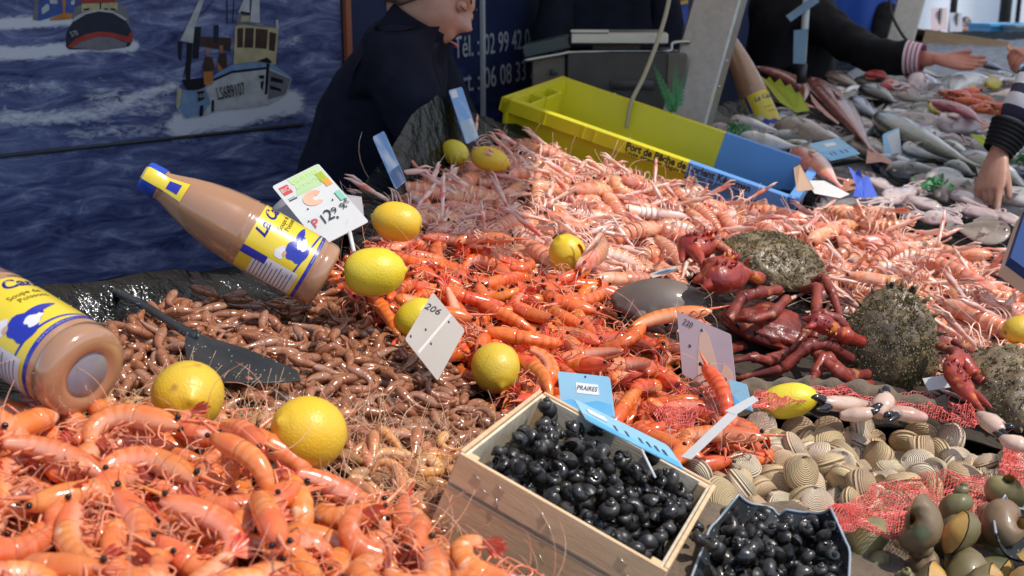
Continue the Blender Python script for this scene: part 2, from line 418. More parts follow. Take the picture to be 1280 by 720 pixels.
bt = printed('printed_trawler', (200,0), .2222, [
 ('dark',[(150,235),(182,235),(168,460),(142,455)]),('brown',[(205,205),(400,212),(395,290),(205,255)]),('dark',[(98,232),(126,232),(118,345),(102,330)]),('dark',[(190,150),(230,150),(215,330),(180,330)]),('navy',[(300,140),(330,140),(325,240),(300,240)]),
 ('dark',[(118,450),(250,435),(260,500),(150,508)]),
 ('white',[(95,488),(130,506),(200,512),(245,495),(300,448),(400,408),(600,388),(612,350),(720,422),(740,445),(705,535),(610,590),(480,610),(330,620),(230,655),(135,668),(88,600)]),
 ('blue',[(118,503),(200,513),(248,497),(285,470),(300,560),(240,640),(145,665),(100,610)]),
 ('white',[(255,500),(310,450),(420,410),(596,392),(590,560),(480,600),(300,625)]),
 ('blue',[(245,492),(330,402),(400,366),(520,345),(612,346),(735,430),(735,440),(612,378),(400,400),(300,440)]),
 ('dark',[(296,447),(400,398),(600,376),(606,388),(400,412),(300,458)]),('dark',[(598,345),(616,345),(602,530),(586,530)]),('grey',[(614,395),(735,445),(703,530),(604,560)]),('dark',[(622,430),(690,450),(688,470),(618,455)]),('dark',[(618,480),(680,500),(678,515),(616,500)]),
 ('dark',[(548,425),(585,422),(582,445),(560,440)]),('dark',[(565,460),(582,450),(575,510),(563,490)]),
 ('cream',[(412,362),(420,150),(445,132),(560,135),(664,158),(648,362),(520,346)]),
 ('brown',[(432,160),(466,156),(463,266),(430,268)]),('brown',[(476,156),(526,158),(521,268),(471,268)]),('brown',[(536,160),(604,166),(597,275),(531,270)]),('brown',[(613,178),(652,188),(641,290),(608,280)]),
 ('grey',[(418,150),(440,126),(664,150),(664,160),(440,138)]),('dark',[(540,345),(600,322),(628,350),(612,356)]),
 ('white',[(502,126),(516,-12),(556,-12),(558,128)]),('grey',[(425,128),(440,55),(500,30),(502,126)]),('white',[(436,70),(470,-10),(500,-10),(500,80)]),('cream',[(455,90),(500,90),(500,120),(450,122)]),('dark',[(450,62),(505,72),(503,86),(450,78)]),('white',[(648,110),(662,110),(664,165),(650,165)]),
 ('white',[(222,-12),(247,-12),(190,160),(182,243),(110,228)]),
 ('orange',[(240,402),(268,372),(292,376),(294,470),(245,478)]),('brown',[(233,380),(250,318),(290,320),(304,385),(290,400),(240,402)]),('skin',[(252,270),(275,270),(276,312),(256,314)]),
 ('orange',[(322,350),(345,340),(350,388),(320,398)]),('brown',[(318,345),(332,298),(370,300),(372,380),(348,388)]),('skin',[(330,255),(350,255),(350,296),(332,296)]),
 ('dark',[(205,515),(244,508),(245,556),(210,570)]),('dark',[(221,592),(240,588),(237,650),(217,655)]),('dark',[(285,565),(300,560),(299,625),(284,630)]),('cream',[(98,492),(118,500),(108,600),(90,596)])],
 [('dark',[(375,130),(372,0)],.003),('dark',[(405,130),(412,0)],.003),('dark',[(130,440),(165,250)],.003),('dark',[(230,80),(300,0)],.0015)])
def wall_text(wall, parent, body, px0, px1, py0, py1, hpx, m, name='lettering'):
    """lettering that runs from px0,py0 to px1,py1 on the wall"""
    a = Vector((*wall.uv(px0,py0),0)); b = Vector((*wall.uv(px1,py1),0)); c = wall.uv((px0+px1)/2,(py0+py1)/2-hpx/2); d = wall.uv((px0+px1)/2,(py0+py1)/2+hpx/2)
    me = text_mesh(body, abs(c[1]-d[1])*1.38, m, .0006); xs = [v.co.x for v in me.vertices]; me.transform(Matrix.Diagonal(((b-a).length/(max(xs)-min(xs)),1,1,1)))
    ang = math.atan2(b.y-a.y, b.x-a.x); M = Matrix.Translation((a+b)/2 + Vector((0,0,.0065))) @ Matrix.Rotation(ang,4,'Z'); me.name = name
    return link(name, me, parent, M)
wall_text(WA, bt, 'LS689107', 270, 304.5, 118, 111, 16, PM['dark']); wall_text(WA, bt, '107', 245.7, 254.3, 120.3, 119.3, 5, PM['white'])
b2 = printed('printed_boat', (0,0), .15625, [
 ('grey',[(575,150),(590,60),(640,40),(960,20),(1020,90),(1040,200),(1000,170)]),
 ('navy',[(525,370),(528,265),(580,175),(690,108),(790,86),(900,102),(1000,160),(1045,240),(1048,350),(1030,372),(800,395),(550,395)]),
 ('red',[(540,375),(600,312),(680,275),(790,252),(900,262),(1045,300),(1048,345),(900,300),(790,290),(640,335),(575,385)]),
 ('grey',[(578,382),(640,338),(790,292),(900,302),(1015,345),(1000,380),(800,405)]),
 ('white',[(575,178),(590,140),(660,100),(790,74),(900,85),(1015,150),(1000,164),(900,104),(790,90),(690,112),(600,165)]),
 ('cream',[(652,30),(652,98),(790,74),(935,88),(942,20)]),('red',[(648,-10),(925,-10),(925,18),(648,26)]),('dark',[(665,70),(712,64),(712,80),(668,84)]),('dark',[(830,64),(862,68),(862,80),(832,76)]),('dark',[(795,20),(808,20),(806,75),(796,75)]),('dark',[(882,62),(920,70),(930,84),(884,80)]),('red',[(1022,290),(1055,230),(1058,330),(1040,350)])])
wall_text(WA, b2, '570', 87.5, 96, 43.5, 41, 7, PM['white'])
printed('printed_boat', (0,0), .15625, [('grey',[(262,160),(275,-10),(320,-10),(315,165)]),('royal',[(310,-10),(498,-10),(508,100),(400,142),(320,165),(300,165)]),('orange',[(495,-10),(527,-10),(518,108),(505,105)]),('royal',[(526,-10),(612,-10),(582,105),(518,112)]),
 ('orange',[(400,148),(510,100),(578,112),(570,152),(400,165)]),('white',[(330,70),(372,30),(392,40),(394,78),(345,112),(332,105)]),('white',[(395,-5),(455,-5),(460,30),(400,28)]),('white',[(565,10),(600,-5),(590,40),(568,36)])])
sm = MB(); a = WA.uv(-60,201); b_ = WA.uv(378,155.5)
sm.tube([(a[0],a[1],.004),(b_[0],b_[1],.004)], .0045, 6); obj('seam_cable', sm, mat('seam',(.02,.025,.03),rough=.4), ban)
ed = MB(); a = WA.uv(431,10); ed.box((a[0],1.4,.012),(.014,.9,.02)); obj('edge_trim', ed, mat('rust_trim',(.25,.07,.03),rough=.6), ban, smooth=False)
# ---- dark blue sign wall with the phone numbers
sig = empty('phone_number_sign', 'dark blue sign panel with white telephone numbers beside the sea banner', 'sign', M=WB.M)
sg = MB(); sg.box((1.9,1.1,-.01),(3.75,1.9,.02)); obj('sign_panel', sg, mat('sign_navy',(.010,.016,.055),(.014,.022,.075),ns=4,rough=.5,spec=.12), sig, smooth=False)
m_let = mat('sign_lettering', (.34,.37,.42), rough=.5)
for body, x0, x1, y0, y1, h in (('Tél. :',566,597,61,57,28),('02 99 42 04 85',603.5,681,57,46,26),('Port. :',560,597,104,101,28),('06 08 33 72 15',603.5,690,99,82,26)):
    wall_text(WB, sig, body, x0, x1, y0, y1, h, m_let)
a = WB.uv(600.3,0); st = MB(); st.box((a[0],1.25,.008),(.012,1.0,.012)); obj('joint_strip', st, mat('strip_white',(.4,.42,.46),rough=.4), sig, smooth=False)
wv = MB()
for x, y, rx, ry in ((640,140,70,18),(585,128,40,14),(690,160,60,14),(575,92,12,7)):
    q = [WB.uv(x+rx*math.cos(t)*(1+.3*math.sin(3*t)), y+ry*math.sin(t)) for t in np.linspace(0,2*PI,18)[:-1]]; wv.add([(u,w,.002) for u,w in q],[tuple(range(17))])
obj('printed_wave', wv, mat('sign_blue',(.02,.04,.14),(.010,.016,.055),ns=25,rough=.5,spec=.12), sig, smooth=False, fix=False)
# ---- unseen awnings added overhead to shade the vendors, back langoustines and fish
m_awn = mat('awning_cloth', (.62,.54,.46), rough=.8, thin=.45)
def awning(name, label, pts, zf, m=None):
    r = empty(name, label, 'awning'); c = MB(); n = 12
    (ax,ay),(bx,by),(cx,cy),(dx,dy) = pts
    rg = []
    for i in range(n+1):
        t = i/n; rg.append([(ax+(dx-ax)*t+((bx+(cx-bx)*t)-(ax+(dx-ax)*t))*k/n, ay+(dy-ay)*t+((by+(cy-by)*t)-(ay+(dy-ay)*t))*k/n, zf+.04*math.sin(k*1.4)) for k in range(n+1)])
    c.rings(rg, close=False); obj('cloth', c, m or m_awn, r)
    for (p, q) in ((pts[0],pts[1]),(pts[1],pts[2]),(pts[2],pts[3]),(pts[3],pts[0])):
        f = MB(); f.tube([(p[0],p[1],zf-.05),(q[0],q[1],zf-.05)], .018, 8); obj('frame_bar', f, m_alu, r)
    return r
m_awn2 = mat('awning_white', (.74,.72,.70), rough=.8, thin=.6)  # more translucent cloth, so the added awning passes light to the fish
m_alu = mat('brushed_aluminium', (.42,.40,.36), (.36,.345,.31), ns=60, rough=.42, metal=.75, stretch=(1,1,.08))
awning('shade_awning', 'unseen warm canvas awning added to shade the vendors and the back of the langoustines', [(-2.8,1.36),(.74,1.36),(.74,6.9),(-2.8,6.9)], 2.42)
awning('shade_awning', 'second unseen canvas awning added to shade the fish end of the counter', [(.78,2.36),(4.6,2.5),(4.9,6.9),(.78,6.9)], 2.46, m_awn2)
# ---- far street behind the stall
m_tent = mat('tent_white', (.70,.76,.84), (.78,.82,.88), ns=1.5, rough=.7)
tn = empty('market_tent', 'pale blue white tent side with dark poles far behind the fish counter', 'tent', loc=(6.5,17,0)); t_ = MB(); rg = []
for i in range(41): rg.append([(-5.5+11*i/40, .12*math.sin(i*1.3), z) for z in (0.0,1.4,3.2)])
t_.rings(rg, close=False); obj('tent_side', t_, m_tent, tn)
t_ = MB(); t_.add([(-6,0,3.2),(6,0,3.2),(6,3,4.2),(-6,3,4.2)],[(0,1,2,3)]); obj('tent_roof', t_, m_tent, tn)
m_dk = mat('dark_paint', (.015,.017,.02), rough=.4)
def pole(px, w, Z, z0=0, z1=3.2, px2=None):
    p = P(px, 30, Z); b = MB(); b.tube([(p.x,p.y,z0),(p.x,p.y,z1)], w, 8); return b
for px, w in ((1190,.045),(1255,.075),(1271,.03)):
    q = pole(px, w, 14.0); o = obj('tent_pole', q, m_dk, tn, M=Matrix.Translation((-6.5,-17,0)))
# ================================================================== shellfish prototypes
def crust_path(L, hf, A, n=60, head_A=.0, power=1.3):
    """side view of a curled body: points, tangent angle, arc fraction"""
    pts=[]; ph=[]; p = Vector((0,0,0)); ds = L/(n-1)
    for i in range(n):
        t = i/(n-1); u = max(0,(t-hf)/(1-hf)); a = head_A*min(t/hf,1) + A*u**power
        pts.append(p.copy()); ph.append(a); p = p + Vector((-math.cos(a),0,-math.sin(a)))*ds
    return pts, ph
class Crust:
    def __init__(s, L, hf, A, rad, tall=1.12, head_A=0.0):
        s.L, s.hf, s.rad, s.tall = L, hf, rad, tall
        s.pts, s.ph = crust_path(L, hf, A, head_A=head_A)
        # centre the thing on its body
        c = sum((s.at(t)[0] for t in np.linspace(0,1,9)), Vector())/9; s.c = c
        s.pts = [q-c for q in s.pts]
    def at(s, t):
        x = min(max(t,0),1)*(len(s.pts)-1); i = min(int(x), len(s.pts)-2); f = x-i
        p = s.pts[i].lerp(s.pts[i+1], f); a = s.ph[i]*(1-f)+s.ph[i+1]*f
        return p, Vector((-math.cos(a),0,-math.sin(a))), Vector((-math.sin(a),0,math.cos(a)))
    def ring(s, t, r, k, wob=0.0, up=0.0):
        p, T, N = s.at(t); out=[]
        for j in range(k):
            a = 2*PI*j/k; ca, sa = math.cos(a), math.sin(a)
            h = r*s.tall*(1.0 if ca > 0 else .82)
            out.append(p + N*(h*ca+up*r) + Vector((0,1,0))*(r*sa*(1-.10*(ca<-.3))))
        return out
    def body(s, mb, t0, t1, n, k, rf, seg=0, step=.06, mi=0, cap=(True,True), lip=True):
        ss = [.5+.5*math.cos(2*PI*j/k) for j in range(k)]
        rg=[]; tt=[]
        if not seg:
            for i in range(n):
                t = t0+(t1-t0)*i/(n-1); rg.append(s.ring(t, rf(t)*s.rad, k)); tt.append((t-t0)/(t1-t0))
        else:
            for q in range(seg):
                a, b = t0+(t1-t0)*q/seg, t0+(t1-t0)*(q+1)/seg
                for i in range(n):
                    if not lip and q and i == 0: continue
                    f = i/(n-1); t = a+(b-a)*f*1.0
                    r = rf(t)*(1+step*(f**1.5) - step*.35*(1-f)**4) if lip else rf(t)*(1+step*math.sin(PI*f))
                    rr = s.ring(t, r*s.rad, k); rg.append(rr); tt.append(f)
                    if lip and i == n-1 and q < seg-1:       # overlap of the next shell ring
                        rg.append(s.ring(b-.002, r*.965*s.rad, k)); tt.append(1.0)
        mb.rings(rg, mi, tt, ss, True, cap)
    def spheres(s, rf, n=7, t1=1.0): return [(s.at(t)[0], rf(t)*s.rad) for t in np.linspace(.06, t1, n)]
def fan(mb, c, L, w, lobes=5, spread=1.05, curl=.15):
    """tail fan: one scalloped sheet"""
    p, T, N = c.at(1.0); Y = Vector((0,1,0)); na = lobes*6+1; nr = 6; rg=[]
    for i in range(nr):
        f = i/(nr-1); r=[]
        for j in range(na):
            a = -spread+2*spread*j/(na-1); q = (j%6)/6; sc = .80+.2*abs(math.sin(PI*(j/(na-1))*lobes))
            R_ = L*f*sc*(1-.15*abs(a)); r.append(p - T*.001 + T*R_*math.cos(a*.9) + Y*R_*math.sin(a)*w + N*(-curl*L*f*f + .05*L*f*math.cos(2*PI*lobes*j/(na-1))))
        rg.append(r)
    up = [[v+N*.00035 for v in r] for r in rg]; dn = [[v-N*.00035 for v in r] for r in rg]
    for r in (up, dn): mb.rings(r, close=False)
def leg_tube(p0, pts, rad, n=5):
    b = MB(); b.tube(smooth_path(pts, 4), lerp_list(rad, 4*(len(pts)-1)+1), n); return b
def jit(v, a): return Vector((v[0]+rnd.uniform(-a,a), v[1]+rnd.uniform(-a,a), v[2]+rnd.uniform(-a,a)))
# ---- materials
band = lambda d, m, p: [(0,m),(.2,m),(.5,p),(.75,m),(.93,d),(1,d)]
m_pink_head = mat('pink_prawn_head', (.68,.165,.040), ramp=[(0,(.56,.085,.02)),(.3,(.70,.21,.06)),(.75,(.68,.155,.035)),(1,(.72,.23,.08))], ns=110, nw=(.42,.66), rough=.24, rv=.14, rh=.012, coat=.4, side=(.45,.05,(.76,.33,.19)), bump=(240,.15), sss=.15)
m_pink_tail = mat('pink_prawn_tail', (.69,.18,.045), ramp=band((.68,.165,.04),(.69,.18,.047),(.74,.26,.10)), ns=80, nw=(.46,.66), rough=.22, rv=.14, rh=.012, coat=.45, side=(.38,.04,(.78,.36,.22)), bump=(220,.10), spots=(50,.64,(.84,.52,.36)), sss=.15)
m_pink_leg = mat('pink_prawn_leg', (.74,.32,.18), (.64,.14,.05), ns=120, rough=.3, rv=.15, sss=.1)
m_pink_fan = mat('pink_prawn_fan', (.62,.07,.05), (.78,.26,.15), ns=120, rough=.3, rv=.2, coat=.3)
m_or_head = mat('orange_prawn_head', (.62,.065,.012), ramp=[(0,(.52,.04,.01)),(.4,(.72,.14,.03)),(1,(.70,.12,.025))], ns=150, nw=(.45,.7), rough=.2, rv=.2, rh=.012, coat=.6, side=(.55,.1,(.72,.24,.12)), bump=(260,.12))
m_or_tail = mat('orange_prawn_tail', (.64,.11,.018), ramp=band((.60,.08,.012),(.64,.11,.018),(.72,.21,.06)), ns=90, nw=(.42,.62), rough=.18, rv=.2, rh=.012, coat=.6, side=(.4,.05,(.78,.34,.2)), bump=(220,.1))
m_or_leg = mat('orange_prawn_leg', (.58,.13,.05), (.72,.30,.17), ns=120, rough=.3, rv=.2)
m_or_fan = mat('orange_prawn_fan', (.55,.03,.02), (.70,.13,.05), ns=120, rough=.3, rv=.2)
m_eye = mat('prawn_eye', (.006,.005,.005), rough=.15)
m_whisk = mat('prawn_whisker', (.66,.20,.10), (.80,.46,.32), ns=60, rough=.4, rv=.2)
m_lg_head = mat('langoustine_shell', (.76,.40,.27), (.68,.18,.075), ns=60, nw=(.38,.62), rough=.28, rv=.16, rh=.012, coat=.4, spots=(55,.66,(.72,.10,.035)), side=(.4,.05,(.85,.62,.52)), bump=(240,.25))
m_lg_tail = mat('langoustine_tail', (.78,.34,.20), ramp=[(0,(.74,.38,.24)),(.35,(.73,.29,.14)),(.8,(.68,.19,.075)),(1,(.86,.66,.52))], ns=90, nw=(.5,.8), rough=.25, rv=.16, rh=.012, coat=.4, side=(.38,.1,(.90,.74,.64)), bump=(240,.2))
m_lg_claw = mat('langoustine_claw', (.84,.58,.47), (.70,.16,.09), ns=75, nw=(.46,.66), rough=.3, rv=.18, rh=.012, coat=.3, stretch=(.25,1,1), bump=(300,.3))
m_lg_leg = mat('langoustine_leg', (.88,.66,.54), (.82,.42,.30), ns=80, rough=.35, rv=.1)
m_br = mat('brown_shrimp_shell', (.62,.27,.105), (.36,.125,.042), ns=120, nw=(.35,.7), rough=.14, rv=.45, rh=.015, coat=.7, side=(.55,.1,(.62,.33,.19)), bump=(300,.25))
m_br_w = mat('brown_shrimp_whisker', (.62,.36,.20), (.76,.56,.38), ns=60, rough=.5, rv=.2)
# ---- prawns
def prawn_rf(t):
    return float(np.interp(t, [0,.04,.12,.22,.34,.40,.55,.75,.90,1.0], [.22,.45,.74,.95,1.0,.98,.98,.84,.60,.36]))
def make_prawn(kind, A, big, nlegs=6, L=.094, rad=.0104, side=0):
    mh, mt, ml, mf = (m_pink_head,m_pink_tail,m_pink_leg,m_pink_fan) if kind == 'pink' else (m_or_head,m_or_tail,m_or_leg,m_or_fan)
    c = Crust(L, .40, A, rad, head_A=rnd.uniform(-.1,.25)); r = empty('pink_prawn' if kind == 'pink' else 'orange_prawn')
    b = MB(); c.body(b, 0, .42, 13, 14, lambda t: prawn_rf(t)*(1.03 if t < .41 else .97)); obj('head_shell', b, mh, r)
    b = MB(); c.body(b, .405, .985, 5, 14, prawn_rf, seg=6, step=.022, lip=False); obj('tail_shell', b, mt, r)
    p, T, N = c.at(.03); b = MB(); b.tube([p+N*rad*.35-T*(-.012), p+N*rad*.62, p-T*.013+N*rad*.85, p-T*.026+N*rad*1.25], [.0025,.0022,.0014,.0003], 6); obj('rostrum', b, mh, r)
    b = MB(); fan(b, c, .021, .75, 5, 1.0 if rnd.random()<.6 else .5); obj('tail_fan', b, mf, r, fix=False)
    p, T, N = c.at(.055)
    for s in (-1,1):
        q = p - T*.003 + N*rad*.30 + Vector((0,s*rad*.62,0)); b = MB(); b.ball(q, .0026, 6, 8); obj('eye', b, m_eye, r)
        b = MB(); pts = [p-T*.004+Vector((0,s*.002,0))]
        d = (-T + N*rnd.uniform(-.2,.5) + Vector((0,s*rnd.uniform(.2,.9),0))).normalized(); q = pts[0].copy()
        turn = Vector((-1.0,s*rnd.uniform(-.2,.8),rnd.uniform(-.6,.2)))
        for k in range(7):
            d = (d + turn*rnd.uniform(.2,.5)).normalized(); q = q + d*(.011 if s > 0 else .006); pts.append(q)
        b.tube(smooth_path(pts,2), lerp_list([.00042,.0003,.00015], 15), 4); obj('antenna', b, m_whisk, r)
    for k in range(nlegs):
        s = 1 if k%2 else -1; t = .12+.25*(k//2)/max(1,nlegs//2-1); p, T, N = c.at(t); q = p - N*rad*.75*prawn_rf(t) + Vector((0,s*rad*.4,0))
        pts = [q, q - N*.009 + Vector((0,s*.006,0)) - T*.004, q - N*.016 - T*rnd.uniform(-.01,.018) + Vector((0,s*.003,0)), q - N*.019 - T*rnd.uniform(-.014,.028)]
        obj('leg', leg_tube(q, pts, [.0011,.0009,.0007,.0003]), ml, r)
    for k in range(4 if big else 0):
        t = .46+.115*k; p, T, N = c.at(t); s = 1 if k%2 else -1; q = p - N*rad*.7*prawn_rf(t) + Vector((0,s*rad*.3,0)); b = MB()
        b.tube([q, q-N*.005+T*.003, q-N*.009+T*.008], [.0016,.0024,.0007], 6, flat=.35); obj('swimmeret', b, ml, r)
    remember(r); return r, c.spheres(prawn_rf)
# ---- langoustines
def lang_rf(t): return float(np.interp(t, [0,.05,.15,.3,.42,.5,.7,.9,1.0], [.25,.6,.9,1.0,.95,.98,.92,.72,.55]))
def make_langoustine(A, reach):
    L, rad = .150, .0146; c = Crust(L, .42, A, rad, tall=1.0); r = empty('langoustine')
    b = MB(); c.body(b, 0, .44, 12, 12, lang_rf); obj('carapace', b, m_lg_head, r)
    b = MB(); c.body(b, .425, .985, 4, 12, lang_rf, seg=6, step=.16); obj('tail_shell', b, m_lg_tail, r)
    b = MB(); fan(b, c, .030, .8, 5, 1.05, .1); obj('tail_fan', b, m_lg_tail, r, fix=False)
    p, T, N = c.at(.03); b = MB(); b.tube([p+N*rad*.4+T*.01, p+N*rad*.5, p-T*.016+N*rad*.7], [.003,.002,.0003], 6); obj('rostrum', b, m_lg_claw, r)
    for s in (-1,1):
        p, T, N = c.at(.06); Y = Vector((0,s,0))
        b = MB(); b.ball(p-T*.004+N*rad*.3+Y*rad*.7, (.0034,.0030,.0026), 6, 8); obj('eye', b, m_eye, r)
        b = MB(); d = (-T+Y*rnd.uniform(.2,.8)+N*rnd.uniform(0,.5)).normalized(); q = p-T*.004; pts = [q]
        turn = Vector((-.8,rnd.uniform(-.6,.6),rnd.uniform(-.5,.1)))
        for k in range(6): d = (d+turn*.28).normalized(); q = q+d*.017; pts.append(q)
        b.tube(pts, lerp_list([.0006,.0003], 7), 4); obj('antenna', b, m_lg_leg, r)
        # long claw: arm, ridged hand with fixed finger, moving finger below it
        p, T, N = c.at(.16); q0 = p + Y*rad*.7 - N*rad*.4; sp_ = rnd.uniform(.05,.5); d = (-T*reach + Y*sp_ + N*rnd.uniform(-.22,.02)).normalized(); n2 = d.cross(Y).normalized()*s
        el = q0 + Y*.014 - T*.006*reach + N*.002; w = el + d*.022; h = w + d*.030; tip = h + d*.026 + Y*(-.004)
        b = MB(); b.tube([q0, el, el.lerp(w,.5), w, w+d*.004, w+d*.02, h, h+d*.014, tip], [.0032,.0034,.0042,.0034,.0044,.0058,.0050,.0030,.0006], 7, flat=.8)
        cl = obj('claw', b, m_lg_claw, r)
        b = MB(); v = Y*rnd.uniform(.15,.5); b.tube([h-d*.004+Y*.004, h+d*.012+Y*.005+v*.008, h+d*.026+v*.009], [.0028,.0022,.0005], 6); obj('finger', b, m_lg_claw, cl)
        for k in range(4):
            t = .2+.06*k; p, T, N = c.at(t); q = p+Y*rad*.7-N*rad*.55; f = rnd.uniform(-.5,1)
            pts = [q, q+Y*.016+N*.004-T*.006*f, q+Y*.024-N*.010-T*.018*f, q+Y*.022-N*.022-T*.034*f]
            obj('leg', leg_tube(q, pts, [.0015,.0013,.0010,.0004]), m_lg_leg, r)
    remember(r); return r, c.spheres(lang_rf) + [(c.at(.05)[0]+Vector((.05*reach,0,0)), .006)]
# ---- small brown shrimps
def shr_rf(t): return float(np.interp(t, [0,.06,.2,.36,.6,.85,1], [.3,.80,1.22,1.22,.80,.46,.20]))
def make_shrimp(A):
    L, rad = .050, .0051; c = Crust(L, .38, A, rad, tall=1.1); r = empty('brown_shrimp')
    b = MB(); c.body(b, 0, .40, 7, 9, shr_rf); c.body(b, .385, .97, 4, 9, shr_rf, seg=5, step=.03, lip=False); p, T, N = c.at(.99)
    b.tube([p, p+T*.005, p+T*.010], [.0012,.0026,.0016], 6, flat=.3); bd = obj('shell', b, m_br, r)
    for s in (-1,1):
        p, T, N = c.at(.05); q = p; d = (-T+Vector((0,s*rnd.uniform(.1,.9),0))+N*rnd.uniform(-.5,.8)).normalized(); pts=[q]; turn = Vector((rnd.uniform(-1,1),rnd.uniform(-1,1),rnd.uniform(-1,1)))
        for k in range(5): d = (d+turn*.25).normalized(); q = q+d*.0105; pts.append(q)
        b = MB(); b.tube(pts, lerp_list([.00048,.00022],6), 3); obj('antenna', b, m_br_w, r)
        b = MB(); p, T, N = c.at(.2+.1*(s>0)); q = p-N*rad*.8; b.tube([q, q-N*.004-T*.003+Vector((0,s*.003,0)), q-N*.007-T*.009], [.0006,.0005,.0002], 3); obj('leg', b, m_br_w, r)
    for k in range(3):
        p, T, N = c.at(.05+.16*k); q = p - N*rad*.5; d = Vector((rnd.uniform(-.6,1),rnd.uniform(-1,1),rnd.uniform(-.8,.6))).normalized(); q2 = q+d*rnd.uniform(.016,.032); b = MB(); b.tube(smooth_path([q, q.lerp(q2,.5)+Vector((0,0,.003)), q2],3), lerp_list([.0004,.0002],7), 3); obj('leg', b, m_br_w, r)
    remember(r); return r, c.spheres(shr_rf, 5)
PINK = [(*make_prawn('pink', A, True), A) for A in (.5,1.0,1.6,2.3,3.0,3.7,1.3,2.7)]
ORNG = [(*make_prawn('orange', A, False, L=.108, rad=.0098), A) for A in (.4,.9,1.5,2.2,3.0,1.2)]
LANG = [(*make_langoustine(A, rc), A) for A, rc in ((.2,1),(.6,1),(1.4,.6),(2.6,1),(.4,-.5),(3.4,1),(.9,.8))]
SHRI = [(*make_shrimp(A), A) for A in (.6,1.2,1.9,2.6,3.2)]
# ------------------------------------------------------------------ heaping
GX0, GY0, GS = -1.1, .15, .004
GNX, GNY = int(4.2/GS), int(5.6/GS)
gx, gy = np.meshgrid(GX0+GS*np.arange(GNX), GY0+GS*np.arange(GNY), indexing='ij')
TOP = Htop(gx, gy); HM = TOP - .036
def cell(x, y): return int((x-GX0)/GS), int((y-GY0)/GS)
def stamp(p, r):
    i, j = cell(p[0], p[1]); k = int(r/GS)+1
    if i-k < 0 or j-k < 0 or i+k+1 > GNX or j+k+1 > GNY: return
    X = gx[i-k:i+k+1, j-k:j+k+1]-p[0]; Y = gy[i-k:i+k+1, j-k:j+k+1]-p[1]; d = r*r-X*X-Y*Y
    z = np.where(d > 0, p[2]+np.sqrt(np.maximum(d,0)), -9); np.maximum(HM[i-k:i+k+1, j-k:j+k+1], z, out=HM[i-k:i+k+1, j-k:j+k+1])
def inside(poly, x, y):
    c = False; n = len(poly)
    for i in range(n):
        x1,y1 = poly[i]; x2,y2 = poly[(i+1)%n]
        if (y1 > y) != (y2 > y) and x < (x2-x1)*(y-y1)/(y2-y1)+x1: c = not c
    return c
KEEP = []                     # (x, y, r) spots kept free for lemons, crabs, bottles
def patch(pxpoly): return [tuple(S(*q))[:2] for q in pxpoly]
def patch_up(dz, q): return [tuple(S(x,y,dz))[:2] for x,y in q]
def normal_at(x, y):
    e = .03; return Vector((-(float(Htop(x+e,y))-float(Htop(x-e,y)))/(2*e), -(float(Htop(x,y+e))-float(Htop(x,y-e)))/(2*e), 1)).normalized()
def heap(poly, protos, target, orient, maxn=1500, tries=14, sink=.7, yaw=None, lift=0.0, tol=.006, skip=1):
    """drop bodies where the heap is still lowest, each resting on what lies below it"""
    xs = [p[0] for p in poly]; ys = [p[1] for p in poly]; out=[]; bad = 0
    while len(out) < maxn and bad < 40:
        best = None
        for _ in range(tries):
            x, y = rnd.uniform(min(xs),max(xs)), rnd.uniform(min(ys),max(ys))
            if not inside(poly, x, y) or any((x-a)**2+(y-b)**2 < q*q for a,b,q in KEEP): continue
            i, j = cell(x,y)
            if not (3 < i < GNX-4 and 3 < j < GNY-4): continue
            gap = TOP[i,j]+lift - HM[i-2:i+3,j-2:j+3].mean()
            if best is None or gap > best[0]: best = (gap, x, y)
        if best is None: bad += 1; continue
        gap, x, y = best
        if gap < tol: bad += 4; 
        nrm = normal_at(x,y); v = rnd.randrange(len(protos)); sph = protos[v][1]
        Rm = orient(x, y, nrm, protos[v][2] if len(protos[v]) > 2 else 0)
        zs = []
        for p, r in sph:
            q = Rm @ p; i, j = cell(x+q.x, y+q.y)
            if 0 <= i < GNX and 0 <= j < GNY: zs.append(HM[i,j] + r*sink - q.z)
        zs.sort(); z = zs[int(len(zs)*.72)]
        M = Rm.to_4x4(); M.translation = (x,y,z)
        for p, r in sph:
            q = Rm @ p; stamp((x+q.x, y+q.y, z+q.z), r*.92)
        out.append((v, M))
    return out
def lie(upright=.25, tilt=.35, yawf=None):
    def f(x, y, nrm, A=0):
        yaw = rnd.uniform(0, 2*PI) if yawf is None else yawf(x,y)
        roll = rnd.gauss(0,.35) if rnd.random() < (upright if A < 1.4 else upright*.12) else rnd.choice((-1,1))*(PI/2+rnd.gauss(0,.35))
        q = Vector((0,0,1)).rotation_difference(nrm).to_matrix()
        return q @ Matrix.Rotation(yaw,3,'Z') @ Matrix.Rotation(rnd.gauss(0,tilt*.5),3,'Y') @ Matrix.Rotation(roll,3,'X')
    return f
CAMP = Vector((0,0,CH))
def in_frame(p):
    d = p-CAMP; Z = d.dot(CF)
    return Z > .1 and abs(d.dot(CR)/Z*FPX) < 690 and abs(d.dot(CU)/Z*FPX) < 410
